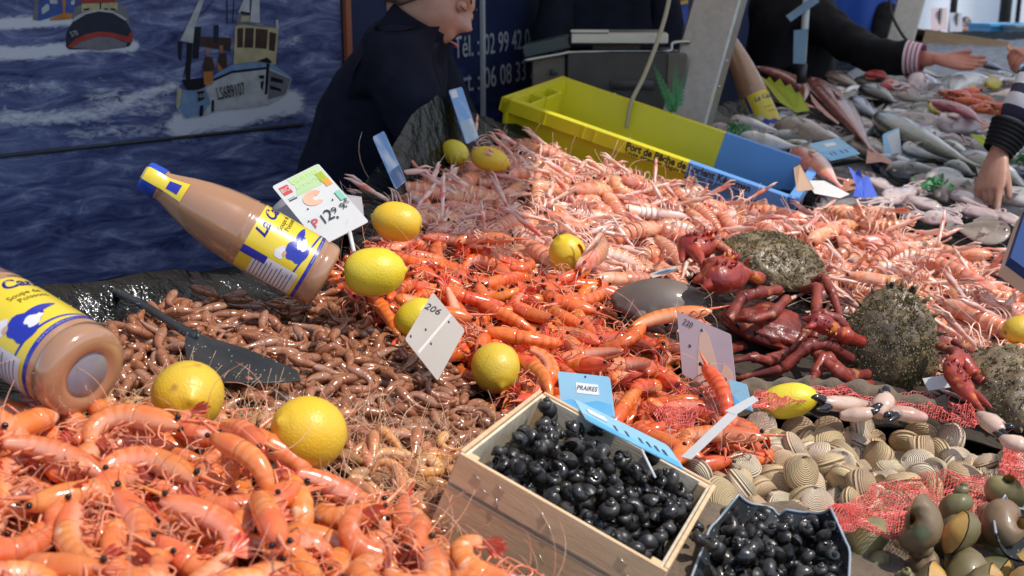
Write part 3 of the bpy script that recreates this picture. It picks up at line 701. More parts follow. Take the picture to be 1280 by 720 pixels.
def put(items, protos, limit, label, cat, group, stuff_name, stuff_label=None, scl=(.9,1.1), bodies=1):
    """the nearest of the visible ones as things with their parts, the rest as one mass"""
    def score(it):
        p = it[1].translation; i, j = cell(p.x,p.y); top = HM[i-1:i+2,j-1:j+2].mean() - p.z
        return (p-CAMP).length + (3 if top > .016 else 0) + (6 if not in_frame(p) else 0)
    items = sorted(items, key=score)
    used = set(); first = True
    for v, M in items[:limit]:
        s = rnd.uniform(*scl); M2 = M @ Matrix.Scale(s,4)
        root = protos[v][0]
        if v not in used:
            used.add(v); root.matrix_basis = M2; tag(root, label, cat, group)
        else: clone(root, M2, label, group)
    for v in range(len(protos)):
        if v not in used: 
            for ch in list(protos[v][0].children_recursive): bpy.data.objects.remove(ch)
            bpy.data.objects.remove(protos[v][0])
    rest = items[limit:]
    if rest:
        vs=[]; fs=[]; ms=[]; tt=[]; s2=[]; nb=0; mats=[]; cache={}
        for v, M in rest:
            if v not in cache:
                L_=[]
                for me, k in protos_mesh[id(protos)][v]:
                    co = np.empty(len(me.vertices)*3); me.vertices.foreach_get('co', co); 
                    a = np.empty(len(me.vertices)); me.attributes['t'].data.foreach_get('value', a); b = np.empty(len(me.vertices)); me.attributes['s'].data.foreach_get('value', b)
                    if me.materials[0] not in mats: mats.append(me.materials[0])
                    L_.append((co.reshape(-1,3), a, b, [tuple(p.vertices) for p in me.polygons], mats.index(me.materials[0])))
                cache[v] = L_
            Mn = np.array(M)
            for co, a, b, pf, mi in cache[v]:
                vs.append(co @ Mn[:3,:3].T + Mn[:3,3]); tt.append(a); s2.append(b)
                fs += [tuple(i+nb for i in f) for f in pf]; ms += [mi]*len(pf); nb += len(co)
        m = MB(); m.v = np.concatenate(vs); m.f = fs; m.m = ms; m.t = np.concatenate(tt); m.s = np.concatenate(s2)
        me = m.mesh(stuff_name, mats); o = link(stuff_name, me)
        tag(o, stuff_label, None, None, 'stuff')
protos_mesh = {}
for pr, parts in ((PINK,('head_shell','tail_shell')),(ORNG,('head_shell','tail_shell')),(LANG,('carapace','tail_shell','claw')),(SHRI,('shell',))):
    protos_mesh[id(pr)] = [[(ch.data, None) for ch in root.children if ch.name.split('.')[0] in parts] for root, *_ in pr]
# ================================================================== lemons
m_lemon = mat('lemon_peel', (.74,.54,.022), (.68,.53,.05), ns=14, rough=.38, bump=(420,.35,2), rv=.10, rh=.02, spec=.5, spots=(30,.70,(.45,.28,.04)), sss=.05)
m_stalk = mat('lemon_stalk', (.22,.20,.05), (.32,.24,.08), ns=90, rough=.8)
def lemon(px, py, Z, ln, dia, ax, label, sink=0, keep=.75, cut=False):
    c = P(px, py, Z); r = empty('lemon', label, 'lemon', 'lemons laid out on the seafood', frame(ax, (0,0,1), c))
    b = MB(); rg = []
    for i in range(1, 26):
        x = -1+2*i/26; w = (1-abs(x)**2.35)**.52; 
        if x > .86: w = max(w, .0) * .9 + .05
        e = 1.0
        rg.append([(x*ln/2*(1.04 if x > .8 else 1), dia/2*w*math.cos(a)*(1+.02*math.sin(3*a)), dia/2*w*math.sin(a)) for a in np.linspace(0,2*PI,29)[:-1]])
    tip = [( .5*ln*1.10, dia*.035*math.cos(a), dia*.035*math.sin(a)) for a in np.linspace(0,2*PI,29)[:-1]]; rg.append([( .5*ln*1.03, dia*.075*math.cos(a), dia*.075*math.sin(a)) for a in np.linspace(0,2*PI,29)[:-1]]); rg.append(tip)
    b.rings(rg); obj('peel', b, m_lemon, r)
    b = MB(); b.tube([(-ln*.478,0,0),(-ln*.505,0,0)], [.0036,.0022], 7); obj('stalk_end', b, m_stalk, r)
    KEEP.append((c.x, c.y, dia*.5*keep)); return c
lemon(235,495,1.07,.070,.067,(.35,-.9,.25),'big orange-yellow lemon beside the black scoop blade on the brown shrimps')
lemon(386,541,1.03,.068,.066,(-.6,-.55,.5),'yellow lemon half buried between pink prawns and brown shrimps')
lemon(467,340,1.42,.077,.061,(.97,.1,.05),'round lemon resting beside the base of the reclining soup bottle')
lemon(497,277,1.62,.072,.056,(-.95,.1,.2),'pointed lemon at the corner of the white and green price card')
lemon(568,191,2.25,.066,.050,(.6,-.75,-.2),'upper lemon next to the blue sky card by the black plastic')
lemon(612,199,2.18,.076,.046,(.93,-.2,-.25),'flat lying lemon sunk into the langoustines under the sky card')
lemon(710,319,1.80,.068,.060,(-.35,-.3,.88),'upright lemon half buried where langoustines meet orange prawns')
lemon(620,460,1.42,.064,.062,(.2,-.85,-.45),'lemon on the orange prawns beside the wooden basket corner')
lemon(521,398,1.46,.058,.050,(.8,.2,.5),'lemon mostly hidden behind the grey folded price card')
lemon(985,501,1.42,.070,.044,(.95,-.1,.22),'bright lemon between the burlap roll and the red net of clams')
lemon(1277,412,1.72,.060,.044,(.9,.2,.1),'lemon cut off by the picture edge among the langoustines')
# ================================================================== soup bottles
m_soup = mat('soup_bottle_glass', (.40,.215,.12), (.36,.185,.10), ns=6, rough=.14, coat=.8, spec=.6)
m_capb = mat('cap_blue', (.012,.06,.42), rough=.35)
m_yel = mat('label_yellow', (.74,.56,.03), (.68,.50,.03), ns=20, rough=.3, coat=.4)
m_lblue = mat('label_blue', (.02,.03,.33), rough=.3, coat=.3); m_lwhite = mat('label_white', (.72,.70,.72), (.62,.60,.64), ns=50, rough=.35, coat=.3); m_lblack = mat('label_ink', (.03,.02,.03), rough=.5)
m_base = mat('bottle_base', (.27,.20,.17), (.22,.24,.30), ns=20, rough=.2)
def bottle(cap, base, dia, face, label, seal=True, full=True):
    """axis from base to cap; face = world direction the label looks to"""
    ax = (cap-base); Ln = ax.length; M = frame(ax, face, base); r = empty('soup_bottle', label, 'bottle', None, M); R_ = dia/2
    prof = [(0,.60),(.004,.80),(.012,.93),(.026,.99),(.05,1.0),(.075,1.0),(.078,.975),(.083,.975),(.086,1.0),(.40,1.0),(.45,1.0),(.462,.985),(.468,1.0),(.475,1.005),(.482,.99),(.54,.965),(.62,.90),(.70,.80),(.78,.665),(.84,.54),(.875,.465),(.90,.42),(.905,.45),(.912,.45),(.915,.40)]
    ring = lambda x, q: [(x*Ln, R_*q*math.cos(a), R_*q*math.sin(a)) for a in np.linspace(0,2*PI,41)[:-1]]
    b = MB(); b.rings([ring(.012,.3),ring(.010,.50)]+[ring(x,q) for x,q in prof]); obj('glass', b, m_soup, r)
    b = MB(); b.rings([ring(.002,.0),ring(.004,.44),ring(.009,.50)], cap=(False,False)); obj('base_ring', b, m_base, r)
    b = MB(); b.rings([ring(.913,.44),ring(.916,.47),ring(.985,.455),ring(.998,.43),ring(1.0,.40)]); obj('cap', b, m_capb, r)
    # label patches wrap the body: x along the axis, a round it (0 = front)
    def wrap(pts_rows, k=1.006, mi=0): return [[(x*Ln, R_*k*math.sin(a), R_*k*math.cos(a)) for x, a in row] for row in pts_rows]
    def band(name, x0, x1, a0, a1, m, k, n=30, tilt=lambda a:0, par=r):
        b = MB(); b.rings(wrap([[(x+tilt(a), a) for a in np.linspace(a0,a1,n)] for x in np.linspace(x0,x1,6)], k), close=False); return obj(name, b, m, par, fix=False)
    lb = band('label', .115, .43, -1.75, 1.75, m_yel, 1.006)
    curve = lambda a: .055*(a/1.2)**2*(1 if a < 0 else .25)
    band('label_stripe', .100, .118, -1.75, 1.75, m_lblue, 1.009, par=lb); band('label_stripe', .140, .150, -1.6, 1.6, m_lblue, 1.009, tilt=lambda a: .02*a, par=lb)
    band('ingredient_panel', .135, .36, .82, 1.72, m_lwhite, 1.010, par=lb); band('label_corner', .30, .43, .80, 1.05, m_lblue, 1.0115, tilt=lambda a: .0, par=lb)
    if full:
        # small printed figure: blue dress, white cap and apron
        def blob(name, cx, ca, rx, ra, m, k, sq=0, n=22):
            b = MB(); q = [(cx+rx*math.cos(t)*(1+sq*math.cos(2*t)), ca+ra*math.sin(t)*(1+sq*math.sin(3*t))) for t in np.linspace(0,2*PI,n)[:-1]]
            rg = wrap([[(cx+(x-cx)*f, ca+(a-ca)*f) for x, a in q] for f in (.02,.5,1.0)], k); b.rings(rg, cap=(False,False)); return obj(name, b, m, lb, fix=False)
        blob('printed_dress', .195, .22, .046, .42, m_lblue, 1.0125, .22); blob('printed_sleeve', .215, -.20, .016, .42, m_lblue, 1.0127, .1); blob('printed_cap', .262, .52, .022, .20, m_lwhite, 1.0133, .2); blob('printed_apron', .185, .02, .020, .20, m_lwhite, 1.0135, .3); blob('printed_face', .243, .50, .010, .10, mat('label_face',(.55,.33,.22),rough=.4), 1.0139)
        def curved_text(body, size, x, a, m, turn=PI/2, k=1.012, sh=0, bold=0):
            me = text_mesh(body, size, m, .0002, bold, shear=sh)
            for v in me.vertices:
                p = Matrix.Rotation(turn,2) @ Vector((v.co.x,v.co.y)); aa = a + p.y/R_; v.co = (x*Ln + p.x, R_*k*math.sin(aa), R_*k*math.cos(aa)) 
            return link('lettering', me, lb)
        # reading direction runs round the bottle
        def ring_text(body, size, x, a, m, sh=0, bold=0, k=1.012):
            me = text_mesh(body, size, m, .0002, bold, shear=sh)
            for v in me.vertices:
                aa = a - v.co.x/R_; v.co = (x*Ln + v.co.y, R_*k*math.sin(aa), R_*k*math.cos(aa))
            return link('lettering', me, lb)
        ring_text('La Cancalaise', .0205, .385, -.92, m_lblue, .25, .0006); ring_text('Soupe de', .0088, .318, -.42, m_lblack); ring_text('Poissons', .0088, .287, -.50, m_lblack)
        ring_text('www.la-cancalaise.com', .0042, .1095, -.1, m_lwhite)
        for k_ in range(11): 
            x = .345-.0185*k_; w = .36+.05*math.sin(k_*2.1)
            band('ingredient_line', x-.0022, x+.0022, 1.66-w*1.9, 1.66, mat('ink_line',(.10,.09,.12),rough=.6) if k_ == 0 else bpy.data.materials['ink_line'], 1.0125, 8, par=lb)
    if seal:
        b = MB(); b.rings([[(x*Ln, R_*(q+.012)*math.sin(a), R_*(q+.012)*math.cos(a)) for a in np.linspace(-.15,.75,9)] for x, q in ((1.004,.2),(1.002,.40),(.985,.458),(.92,.47),(.90,.445),(.875,.475),(.80,.63),(.785,.665))], close=False); s_ = obj('seal_strip', b, m_yel, r, fix=False)
        b = MB(); b.rings([[(x*Ln, R_*(q+.022)*math.sin(a), R_*(q+.022)*math.cos(a)) for a in np.linspace(.05,.55,7)] for x, q in ((.875,.475),(.84,.545),(.815,.60))], close=False); obj('seal_print', b, m_lblue, s_, fix=False)
    for f in np.linspace(.05,.8,5):
        q = base.lerp(cap,f); KEEP.append((q.x,q.y,R_*.55))
    return r
bottle(P(180,219,1.38), P(408,348,1.43), .0855, (-.05,-.62,.75), 'fish soup bottle with blue cap leaning between brown shrimps and the sea banner')
bottle(P(-128,318,1.12), P(112,470,1.00), .086, (.12,-.62,.78), 'fish soup bottle with yellow label and its base beside the big lemon', seal=False)
bottle(P(898,22,3.5), P(978,196,3.42), .086, (-.1,-.9,.4), 'soup bottle standing behind the slanted post among the fish', seal=False)
# ================================================================== wooden basket
m_bw = mat('basket_wood', (.68,.48,.28), (.57,.37,.20), ns=9, rough=.6, stretch=(1.5,14,14), bump=(60,.2), rv=.08)
m_bw2 = mat('basket_inner_wood', (.68,.58,.44), (.54,.44,.31), ns=12, rough=.65, stretch=(2,10,10), bump=(60,.25), rv=.12, spots=(24,.68,(.16,.12,.08)))
m_staple = mat('staple_wire', (.55,.5,.42), rough=.3, metal=.8)
bA, bB, bC = P(583,566,1.000), P(828,706,.952), P(688,494,1.188)
e1 = (bB-bA); e2 = (bC-bA); bn = e1.cross(e2).normalized(); BL1 = e1.length; e2 = e2 - e1.normalized()*e2.dot(e1.normalized()); BL2 = e2.length
BM = frame(e1, bn, bA); BH = .092
bas = empty('wooden_basket', 'shallow pale wooden basket full of black winkles', 'basket', None, BM)
def slat(name, x0, y0, x1, y1, z0, z1, m, th=.0035, par=bas):
    b = MB(); d = Vector((x1-x0,y1-y0,0)); c = ((x0+x1)/2,(y0+y1)/2,(z0+z1)/2); a = math.atan2(d.y,d.x)
    b.box(c, (d.length, th, z1-z0), 0, Matrix.Rotation(a,3,'Z'), .0006); return obj(name, b, m, par, smooth=False)
w, h = BL1, BL2
for (x0,y0,x1,y1) in ((-.004,-.004,w+.006,-.004),(0,h,w,h),(-.004,0,-.004,h),(w+.004,0,w+.004,h)):
    slat('rim_slat', x0,y0,x1,y1,-.030,0,m_bw,.0042)
    ins = .0042; dx, dy = (0,ins) if y0==y1 and y0<=0 else ((0,-ins) if y0==y1 else ((ins,0) if x0<=0 else (-ins,0)))
    slat('side_board', x0+dx,y0+dy,x1+dx,y1+dy,-BH,-.002,m_bw2,.003)
    slat('lower_board', x0+dx*.1,y0+dy*.1,x1+dx*.1,y1+dy*.1,-BH-.004,-.034,m_bw,.0034)
for x,y in ((.006,.006),(w-.006,.006),(.006,h-.006),(w-.006,h-.006)):
    b = MB(); b.box((x,y,-.05),(.010,.010,.095),0,None,.001); obj('corner_post', b, m_bw, bas, smooth=False)
b = MB(); b.box((w/2,h/2,-BH+.002),(w,h,.004)); obj('bottom_board', b, m_bw2, bas, smooth=False)
for x, z, tl in ((.02,-.012,.3),(.03,-.02,.2),(w*.45,-.014,1.0),(w*.5,-.02,.7),(w*.52,-.05,.8),(w-.03,-.012,.4),(w-.02,-.022,.3),(.045,-.025,1.1),(w*.22,-.010,.5)):
    b = MB(); b.tube([(x-.005*math.cos(tl),-.0068,z+.005*math.sin(tl)),(x+.005*math.cos(tl),-.0068,z-.005*math.sin(tl))],.0005,5); obj('staple', b, m_staple, bas)
for q in ((.2,.2),(.5,.5),(.8,.8),(.2,.8),(.8,.2)):
    p = BM @ Vector((w*q[0],h*q[1],0)); KEEP.append((p.x,p.y,.062))
for q in np.linspace(0,1,7):
    for u in (0,1):
        p = BM @ Vector((w*q,h*u,0)); KEEP.append((p.x,p.y,.022)); p = BM @ Vector((w*u,h*q,0)); KEEP.append((p.x,p.y,.022))
# ================================================================== snails
m_wink = mat('winkle_shell', (.007,.007,.008), (.040,.034,.028), ns=70, rough=.18, rough2=.5, coat=.35, bump=(160,.35), rv=.4, speck=(150,.05,(.10,.12,.14)))
m_operc = mat('winkle_opening', (.012,.010,.009), rough=.4)
m_whelk = mat('whelk_shell', (.17,.135,.055), (.22,.14,.075), ns=16, rough=.5, coat=.15, bump=(60,.9,4), rv=.3, rh=.03, wave=(26,.18), spots=(30,.6,(.10,.11,.05)))
m_whelk_f = mat('whelk_flesh', (.60,.36,.09), (.45,.25,.08), ns=40, rough=.25, coat=.4)
def make_snail(name, size, turns, k, high, mo, mi_, wide=1.0, n=84, kk=14):
    """a tube that winds up a cone, shrinking by the same factor each turn"""
    r = empty(name); b = MB(); rg = []; tt = []
    for i in range(n):
        th = 2*PI*turns*i/(n-1); s = math.exp(-k*th); R_ = .36*s*wide; c = Vector((R_*math.cos(th), R_*math.sin(th), high*(1-s)))
        er = Vector((math.cos(th), math.sin(th), 0)); rt = .58*s; ring = []
        for j in range(kk):
            a = 2*PI*j/kk; ring.append((c + er*(rt*math.cos(a)) + Vector((0,0,1))*(rt*1.10*math.sin(a) + rt*.12*math.cos(a)))*size)
        rg.append(ring); tt.append(i/(n-1))
    b.rings(rg, 0, tt, [j/kk for j in range(kk)], True, (False,True)); obj('shell', b, mo, r)
    b = MB(); c = np.mean(np.array([tuple(p) for p in rg[0]]), axis=0); rr = [[tuple(Vector(c)+(Vector(p)-Vector(c))*f + Vector((0,-1,0))*.30*size*(1-f*f)) for p in rg[0]] for f in (.96,.6,.2)]
    b.rings(rr, cap=(False,True)); obj('opening', b, mi_, r)
    remember(r); return r, [(Vector((0,0,high*.25*size)), size*.92)]
WINK = [make_snail('winkle', .0118, 3.2, .125, 1.25, m_wink, m_operc), make_snail('winkle', .0126, 3, .14, 1.1, m_wink, m_operc), make_snail('winkle', .0108, 3.2, .11, 1.4, m_wink, m_operc)]
WHEL = [make_snail('whelk', .035, 3.5, .10, 1.75, m_whelk, m_whelk_f, .62), make_snail('whelk', .038, 3.5, .115, 1.6, m_whelk, m_whelk_f, .62)]
def tumble(x, y, n):
    return Matrix.Rotation(rnd.uniform(0,2*PI),3,'Z') @ Matrix.Rotation(rnd.uniform(0,PI),3,'X') @ Matrix.Rotation(rnd.uniform(0,2*PI),3,'Z')
def pack(inside_fn, floor_fn, box, r, n, top_fn, tries=14, squash=.76):
    """drop balls into a tray until it is level"""
    got = []
    for _ in range(n*4):
        best = None
        for _ in range(tries):
            x, y = rnd.uniform(box[0],box[1]), rnd.uniform(box[2],box[3])
            if not inside_fn(x,y): continue
            z = floor_fn(x,y)+r*.9
            for a,b_,c in got:
                d2 = (x-a)**2+(y-b_)**2; R2 = (2*r*squash)**2
                if d2 < R2: z = max(z, c+math.sqrt(R2-d2))
            if best is None or z-top_fn(x,y) < best[0]: best = (z-top_fn(x,y),x,y,z)
        if best is None or best[0] > 0: continue
        got.append(best[1:]); 
        if len(got) >= n: break
    return got
def put_packed(name, pts, M, protos, label, cat, group, fresh):
    for i, (x,y,z) in enumerate(pts):
        v = i % len(protos); root = protos[v][0]; Mx = M @ Matrix.Translation((x,y,z)) @ tumble(0,0,0).to_4x4() @ Matrix.Scale(rnd.uniform(.75,1.25),4)
        if fresh and i < len(protos): root.matrix_basis = Mx; tag(root, label, cat, group)
        else: clone(root, Mx, label, group)['category'] = cat
pts = pack(lambda x,y: .012 < x < w-.012 and .012 < y < h-.012, lambda x,y: -.054, (0,w,0,h), .0120, 230, lambda x,y: -.002 + .010*math.exp(-((x-w*.5)**2+(y-h*.5)**2)/.005))
put_packed('winkle', pts, BM, WINK, 'glossy black winkle heaped in the wooden basket', 'winkle', 'winkles in the wooden basket', True)
# ================================================================== scoops
m_scoop = mat('speckled_scoop', (.018,.020,.023), (.030,.032,.035), ns=30, rough=.42, speck=(170,.16,(.42,.42,.40)), bump=(300,.1))
m_rim = mat('scoop_rim', (.30,.34,.38), rough=.35)
# long handled scoop stuck in the brown shrimps
hA, hB, tipP = P(127,356,1.40), P(235,416,1.27), P(372,466,1.205)
shov = empty('serving_scoop', 'black speckled scoop with long handle stuck in the brown shrimps', 'scoop', loc=hB)
b = MB(); b.tube([v-hB for v in smooth_path([hA, hA.lerp(hB,.5)+Vector((0,0,.003)), hB, hB.lerp(tipP,.08)],6)], lerp_list([.0058,.0062,.0056,.0075,.010],19), 10, flat=.75); obj('handle', b, m_scoop, shov)
b = MB(); q = [P(232,412,1.268),P(250,418,1.262),P(310,436,1.235),P(345,451,1.22),P(372,463,1.205),P(376,475,1.19),P(330,478,1.175),P(285,477,1.165),P(255,474,1.165),P(236,458,1.19),P(231,432,1.235)]
cc = sum(q,Vector())/len(q); nn = (q[4]-q[0]).cross(q[8]-q[0]).normalized(); nn = nn if nn.z > 0 else -nn
for s_, mi in ((0,0),): 
    top = [[(cc+(p-cc)*f - nn*(.010*(1-f*f)) - hB) for p in q] for f in (1.0,.75,.5,.25,.02)]; bot = [[v-nn*.0022 for v in r] for r in top[::-1]]
    b.rings(top[::-1]+top[:1]+bot[::-1][:1]+bot[::-1][1:], cap=(True,True))
obj('blade', b, m_scoop, shov)
for f in (.2,.5,.8): 
    v = hB.lerp(tipP,f); KEEP.append((v.x,v.y,.014))
# scoop full of winkles
def pan_scoop(name, label, M, Lx, Wy, Hh, notch=None):
    r = empty(name, label, 'scoop', None, M); b = MB(); rows=[]; nx, ny = 16, 28
    for i in range(nx):
        u = i/(nx-1); row=[]
        for j in range(ny):
            v = -1+2*j/(ny-1); wd = Wy/2*(1-.06*u-.30*max(0,(u-.62)/.38)**2.2); hgt = Hh*abs(v)**3.5*(1-.15*u) + Hh*.95*max(0,(u-.80)/.2)**1.6*(1-.25*abs(v)**2)
            if notch and u > .9 and abs(v-.12) < .16: hgt -= Hh*.28*(1-abs(v-.12)/.16)
            x = Lx*u*(1-.10*max(0,abs(v)-.55)*max(0,(u-.7))/.3*2)
            row.append((x, v*wd*(1-.04*(1-abs(v))), hgt))
        rows.append(row)
    b.rings(rows, close=False); n0 = len(b.v); 
    b.rings([[(p[0],p[1]*1.0,p[2]-.0022) for p in r_] for r_ in rows], close=False); o = obj('pan', b, m_scoop, r, fix=False)
    b = MB(); edge = [rows[i][0] for i in range(nx)] + rows[-1][1:-1] + [rows[i][-1] for i in range(nx-1,-1,-1)]
    b.tube([Vector(p)+Vector((0,0,.0002)) for p in edge], .0014, 6); obj('pan_rim', b, m_rim, r); return r
bk = P(978,668,1.13); fr = P(952,800,.98)
nS = Vector((-.10,-.36,.93)); s2M = frame(bk-fr, nS, fr); s2L = (bk-fr).length
pan_scoop('winkle_scoop', 'black speckled scoop heaped with shiny black winkles in front of the clams', s2M, s2L, .136, .030, True)
pts = pack(lambda x,y: .03 < x < s2L-.018 and abs(y) < .052, lambda x,y: .006, (0,s2L,-.06,.06), .0102, 90, lambda x,y: .031+.004*math.cos(y*40))
put_packed('winkle', pts, s2M, WINK, 'shiny black winkle in the speckled scoop', 'winkle', 'winkles in the speckled scoop', False)
for q in np.linspace(.1,1,6):
    for v in (-.05,0,.05):
        p = s2M @ Vector((s2L*q,v,0)); KEEP.append((p.x,p.y,.03))
# loose winkles that fell beside the basket
for i,(px,py,Z) in enumerate(((880,672,1.05),(893,690,1.03),(872,655,1.08))):
    clone(WINK[i%3][0], Matrix.Translation(P(px,py,Z)) @ tumble(0,0,0).to_4x4(), 'loose black winkle between the basket and the speckled scoop', 'loose winkles beside the basket')
# third scoop, partly behind the whelks
pan_scoop('small_scoop', 'edge of a black scoop standing behind the whelks at the picture edge', frame(P(1270,645,1.20)-P(1282,700,1.12), (-.1,-.6,.8), P(1282,702,1.12)), .065, .065, .024)
# ================================================================== clams
m_clam = [mat('clam_shell', a, b, ns=40, rough=.5, rough2=.75, bump=(120,.3), wave=(17,.7,c), rv=.16, rh=.012, spots=(26,.66,d)) for a,b,c,d in (((.76,.64,.47),(.66,.52,.36),(.40,.26,.14),(.38,.22,.13)),((.70,.58,.42),(.60,.46,.30),(.46,.32,.20),(.34,.20,.16)),((.60,.44,.25),(.52,.36,.20),(.32,.20,.10),(.46,.30,.16)))]
def make_clam(m, size, asp, bulge):
    r = empty('clam')
    for sgn in (1,-1):
        b = MB(); rg=[]; tt=[]; nr, na = 18, 36
        for i in range(nr):
            f = (i/(nr-1)); row=[]
            for j in range(na):
                a = 2*PI*j/na; ox = math.sin(a)*asp*(1+.06*math.sin(a)); oy = -math.cos(a)
                # outline grows away from the beak near the hinge
                R_ = 1.0 + .08*math.cos(2*a)
                x = ox*f*R_; y = .80 - (.80 - oy*R_*.92)*f
                z = bulge*(1-f**2.6)**.62*(f**.16 if f > 0 else 0) * (.95 if f < .12 else 1)
                z += .012*math.sin(f*2*PI*9)*(f>.25)*(f<.97)
                row.append((x*size, (y + (.10*(1-f))*(1 if f<.3 else .6))*size, sgn*(z*size+.0004)))
            rg.append(row); tt.append(f)
        b.rings(rg, 0, tt, None, True, (True,False)); obj('valve', b, m, r)
    remember(r); return r, [(Vector((0,0,0)), size*.72),(Vector((size*.5,0,0)), size*.42),(Vector((-size*.5,0,0)), size*.42)]
CLAM = [make_clam(m_clam[0],.0190,1.12,.72), make_clam(m_clam[1],.0172,1.2,.66), make_clam(m_clam[2],.0205,1.1,.70)]
# ================================================================== crabs
m_moss = mat('crab_moss_shell', (.24,.17,.085), (.10,.065,.038), ns=45, rough=.7, rough2=.3, coat=.25, bump=(170,1.0,5), spots=(60,.62,(.20,.175,.08)))
m_tuft = mat('weed_tuft', (.27,.21,.095), (.13,.095,.045), ns=60, rough=.55, spots=(70,.62,(.30,.26,.16)))
m_crabr = mat('crab_red', (.44,.045,.020), (.20,.018,.016), ns=26, rough=.28, rough2=.5, coat=.3, bump=(110,.9), spots=(30,.58,(.55,.16,.03)))
m_crabd = mat('crab_dark_red', (.28,.038,.020), (.12,.018,.016), ns=30, rough=.35, rough2=.6, coat=.15, bump=(100,.9), spots=(34,.60,(.40,.16,.06)))
m_crabw = mat('crab_joint', (.42,.25,.10), (.22,.12,.06), ns=50, rough=.5)
def shell_dome(Lx, Wy, Hz, seed, pear=.25, bumps=.03, spikes=0, k=44, n=26):
    b = MB(); rg=[]
    for i in range(1,n):
        th = PI*i/n; row=[]
        for j in range(k):
            a = 2*PI*j/k; rr = math.sin(th); x = math.cos(a)*rr; y = math.sin(a)*rr; z = math.cos(th)
            wy = Wy*(1-pear*x); v = Vector((x*Lx, y*wy, (z*Hz if z > 0 else z*Hz*.45)))
            q = noise.noise(Vector((x*5+seed,y*5,z*5)))*bumps + noise.noise(Vector((x*14+seed,y*14,z*14)))*bumps*.5
            v = v*(1+q*(1 if z>-.1 else .3)); row.append(v)
        rg.append(row)
    b.rings(rg)
    if spikes:
        for j in range(spikes):
            a = 2*PI*j/spikes; x, y = math.cos(a), math.sin(a); p = Vector((x*Lx*.98, y*Wy*(1-pear*x)*.98, .003)); d = Vector((x,y,.35)).normalized(); b.tube([p, p+d*.008, p+d*.016], [.0045,.0028,.0003], 5)
    return b
def tufts(Lx, Wy, Hz, pear, n, size, seed):
    rn = random.Random(seed); b = MB()
    for _ in range(n):
        a = rn.uniform(0,2*PI); rr = math.sqrt(rn.random())*.97; x, y = math.cos(a)*rr, math.sin(a)*rr; z = math.sqrt(max(0,1-rr*rr))
        p = Vector((x*Lx, y*Wy*(1-pear*x), z*Hz*.99)); nrm = Vector((x/Lx,y/Wy,z/Hz)).normalized(); t = nrm.orthogonal().normalized(); t = Matrix.Rotation(rn.uniform(0,6.28),3,nrm) @ t; s_ = nrm.cross(t)
        for q in range(3):
            d = (nrm*rn.uniform(.3,1)+t*rn.uniform(-1,1)+s_*rn.uniform(-1,1)).normalized()*size*rn.uniform(.6,1.5); w_ = t*size*.28
            b.add([p-w_, p+w_, p+w_*.6+d*.7+s_*size*.1, p+d], [(0,1,2,3)])
    return b
def limb(name, M, pts, rad, m, par, n=8, flat=.85):
    I = M.inverted(); b = MB(); pp=[]; rr=[]
    for i in range(len(pts)-1):
        a, c = I @ Vector(pts[i]), I @ Vector(pts[i+1]); ra, rb = rad[i], rad[i+1]
        for f, g in ((0,.62),(.06,.95),(.14,.86),(.35,.80),(.65,.92),(.86,1.08),(.95,.92)):
            pp.append(a.lerp(c,f)); rr.append((ra+(rb-ra)*f)*g*(1+.22*noise.noise(a.lerp(c,f)*140)))
    pp.append(I @ Vector(pts[-1])); rr.append(rad[-1]*.5); b.tube(pp, rr, n, flat=flat); return obj(name, b, m, par)
def claw(M, pts, rad, hand, par, m=None):
    """arm through pts; hand = (wrist, palm end, tip, finger tip, palm radius)"""
    m = m or m_crabr; cl = limb('claw', M, pts, rad, m, par, 9); I = M.inverted(); w_, pe, tip, ft, pr = hand
    b = MB(); w_, pe, tip, ft = (I @ Vector(v) for v in (w_,pe,tip,ft)); mid = w_.lerp(pe,.5)
    b.tube(smooth_path([w_, mid, pe, pe.lerp(tip,.5)+(pe-ft)*.06, tip],4), lerp_list([pr*.55,pr*1.0,pr*.95,pr*.42,pr*.08],17), 10, flat=.75)
    if True:
        rn = random.Random(int(pr*1e5)); 
        for k in range(16):
            q = w_.lerp(pe, k/15); d = Vector((rn.uniform(-.7,.7),rn.uniform(-.7,.7),1)).normalized(); b.tube([q+d*pr*.6, q+d*pr*1.04],[pr*.13,pr*.04],5)
    obj('pincer', b, m, cl)
    b = MB(); b.tube(smooth_path([pe.lerp(ft,.02), pe.lerp(ft,.5)+(ft-tip)*.14, ft],4), lerp_list([pr*.48,pr*.36,pr*.07],9), 8); obj('finger', b, m, cl)
# crab with claws spread towards the sky-blue card
def crab(label, c, xaxis, zaxis, Lx, Wy, Hz, pear, seed, legs, claws, ntuft=1300, spikes=20, tsize=.0046, shell=None):
    M = frame(xaxis, zaxis, c); r = empty('spider_crab', label, 'crab', 'crabs heaped between prawns and clams', M)
    obj('carapace', shell_dome(Lx,Wy,Hz,seed,pear,.13,spikes), shell or m_moss, r)
    if ntuft: tag(obj('weed_foliage', tufts(Lx,Wy,Hz,pear,ntuft,tsize,seed), m_tuft, r, smooth=False, fix=False), kind='stuff')
    for pts, rad in legs: limb('leg', M, [P(*q) for q in pts], rad, m_crabd, r)
    for pts, rad, hand in claws: claw(M, [P(*q) for q in pts], rad, tuple(P(*q) for q in hand[:4])+(hand[4],), r)
    for s in (-1,1):
        b = MB(); b.tube([(Lx*.9,s*Wy*.16,.004),(Lx*1.0,s*Wy*.2,.010)],[.003,.0026],6); b.ball((Lx*1.02,s*Wy*.21,.011),.0036,6,8); obj('eye', b, m_eye, r)
    for k in range(7):
        p = M @ Vector((Lx*(-.8+k*.27),0,0)); KEEP.append((p.x,p.y,Wy*.75))
    return r
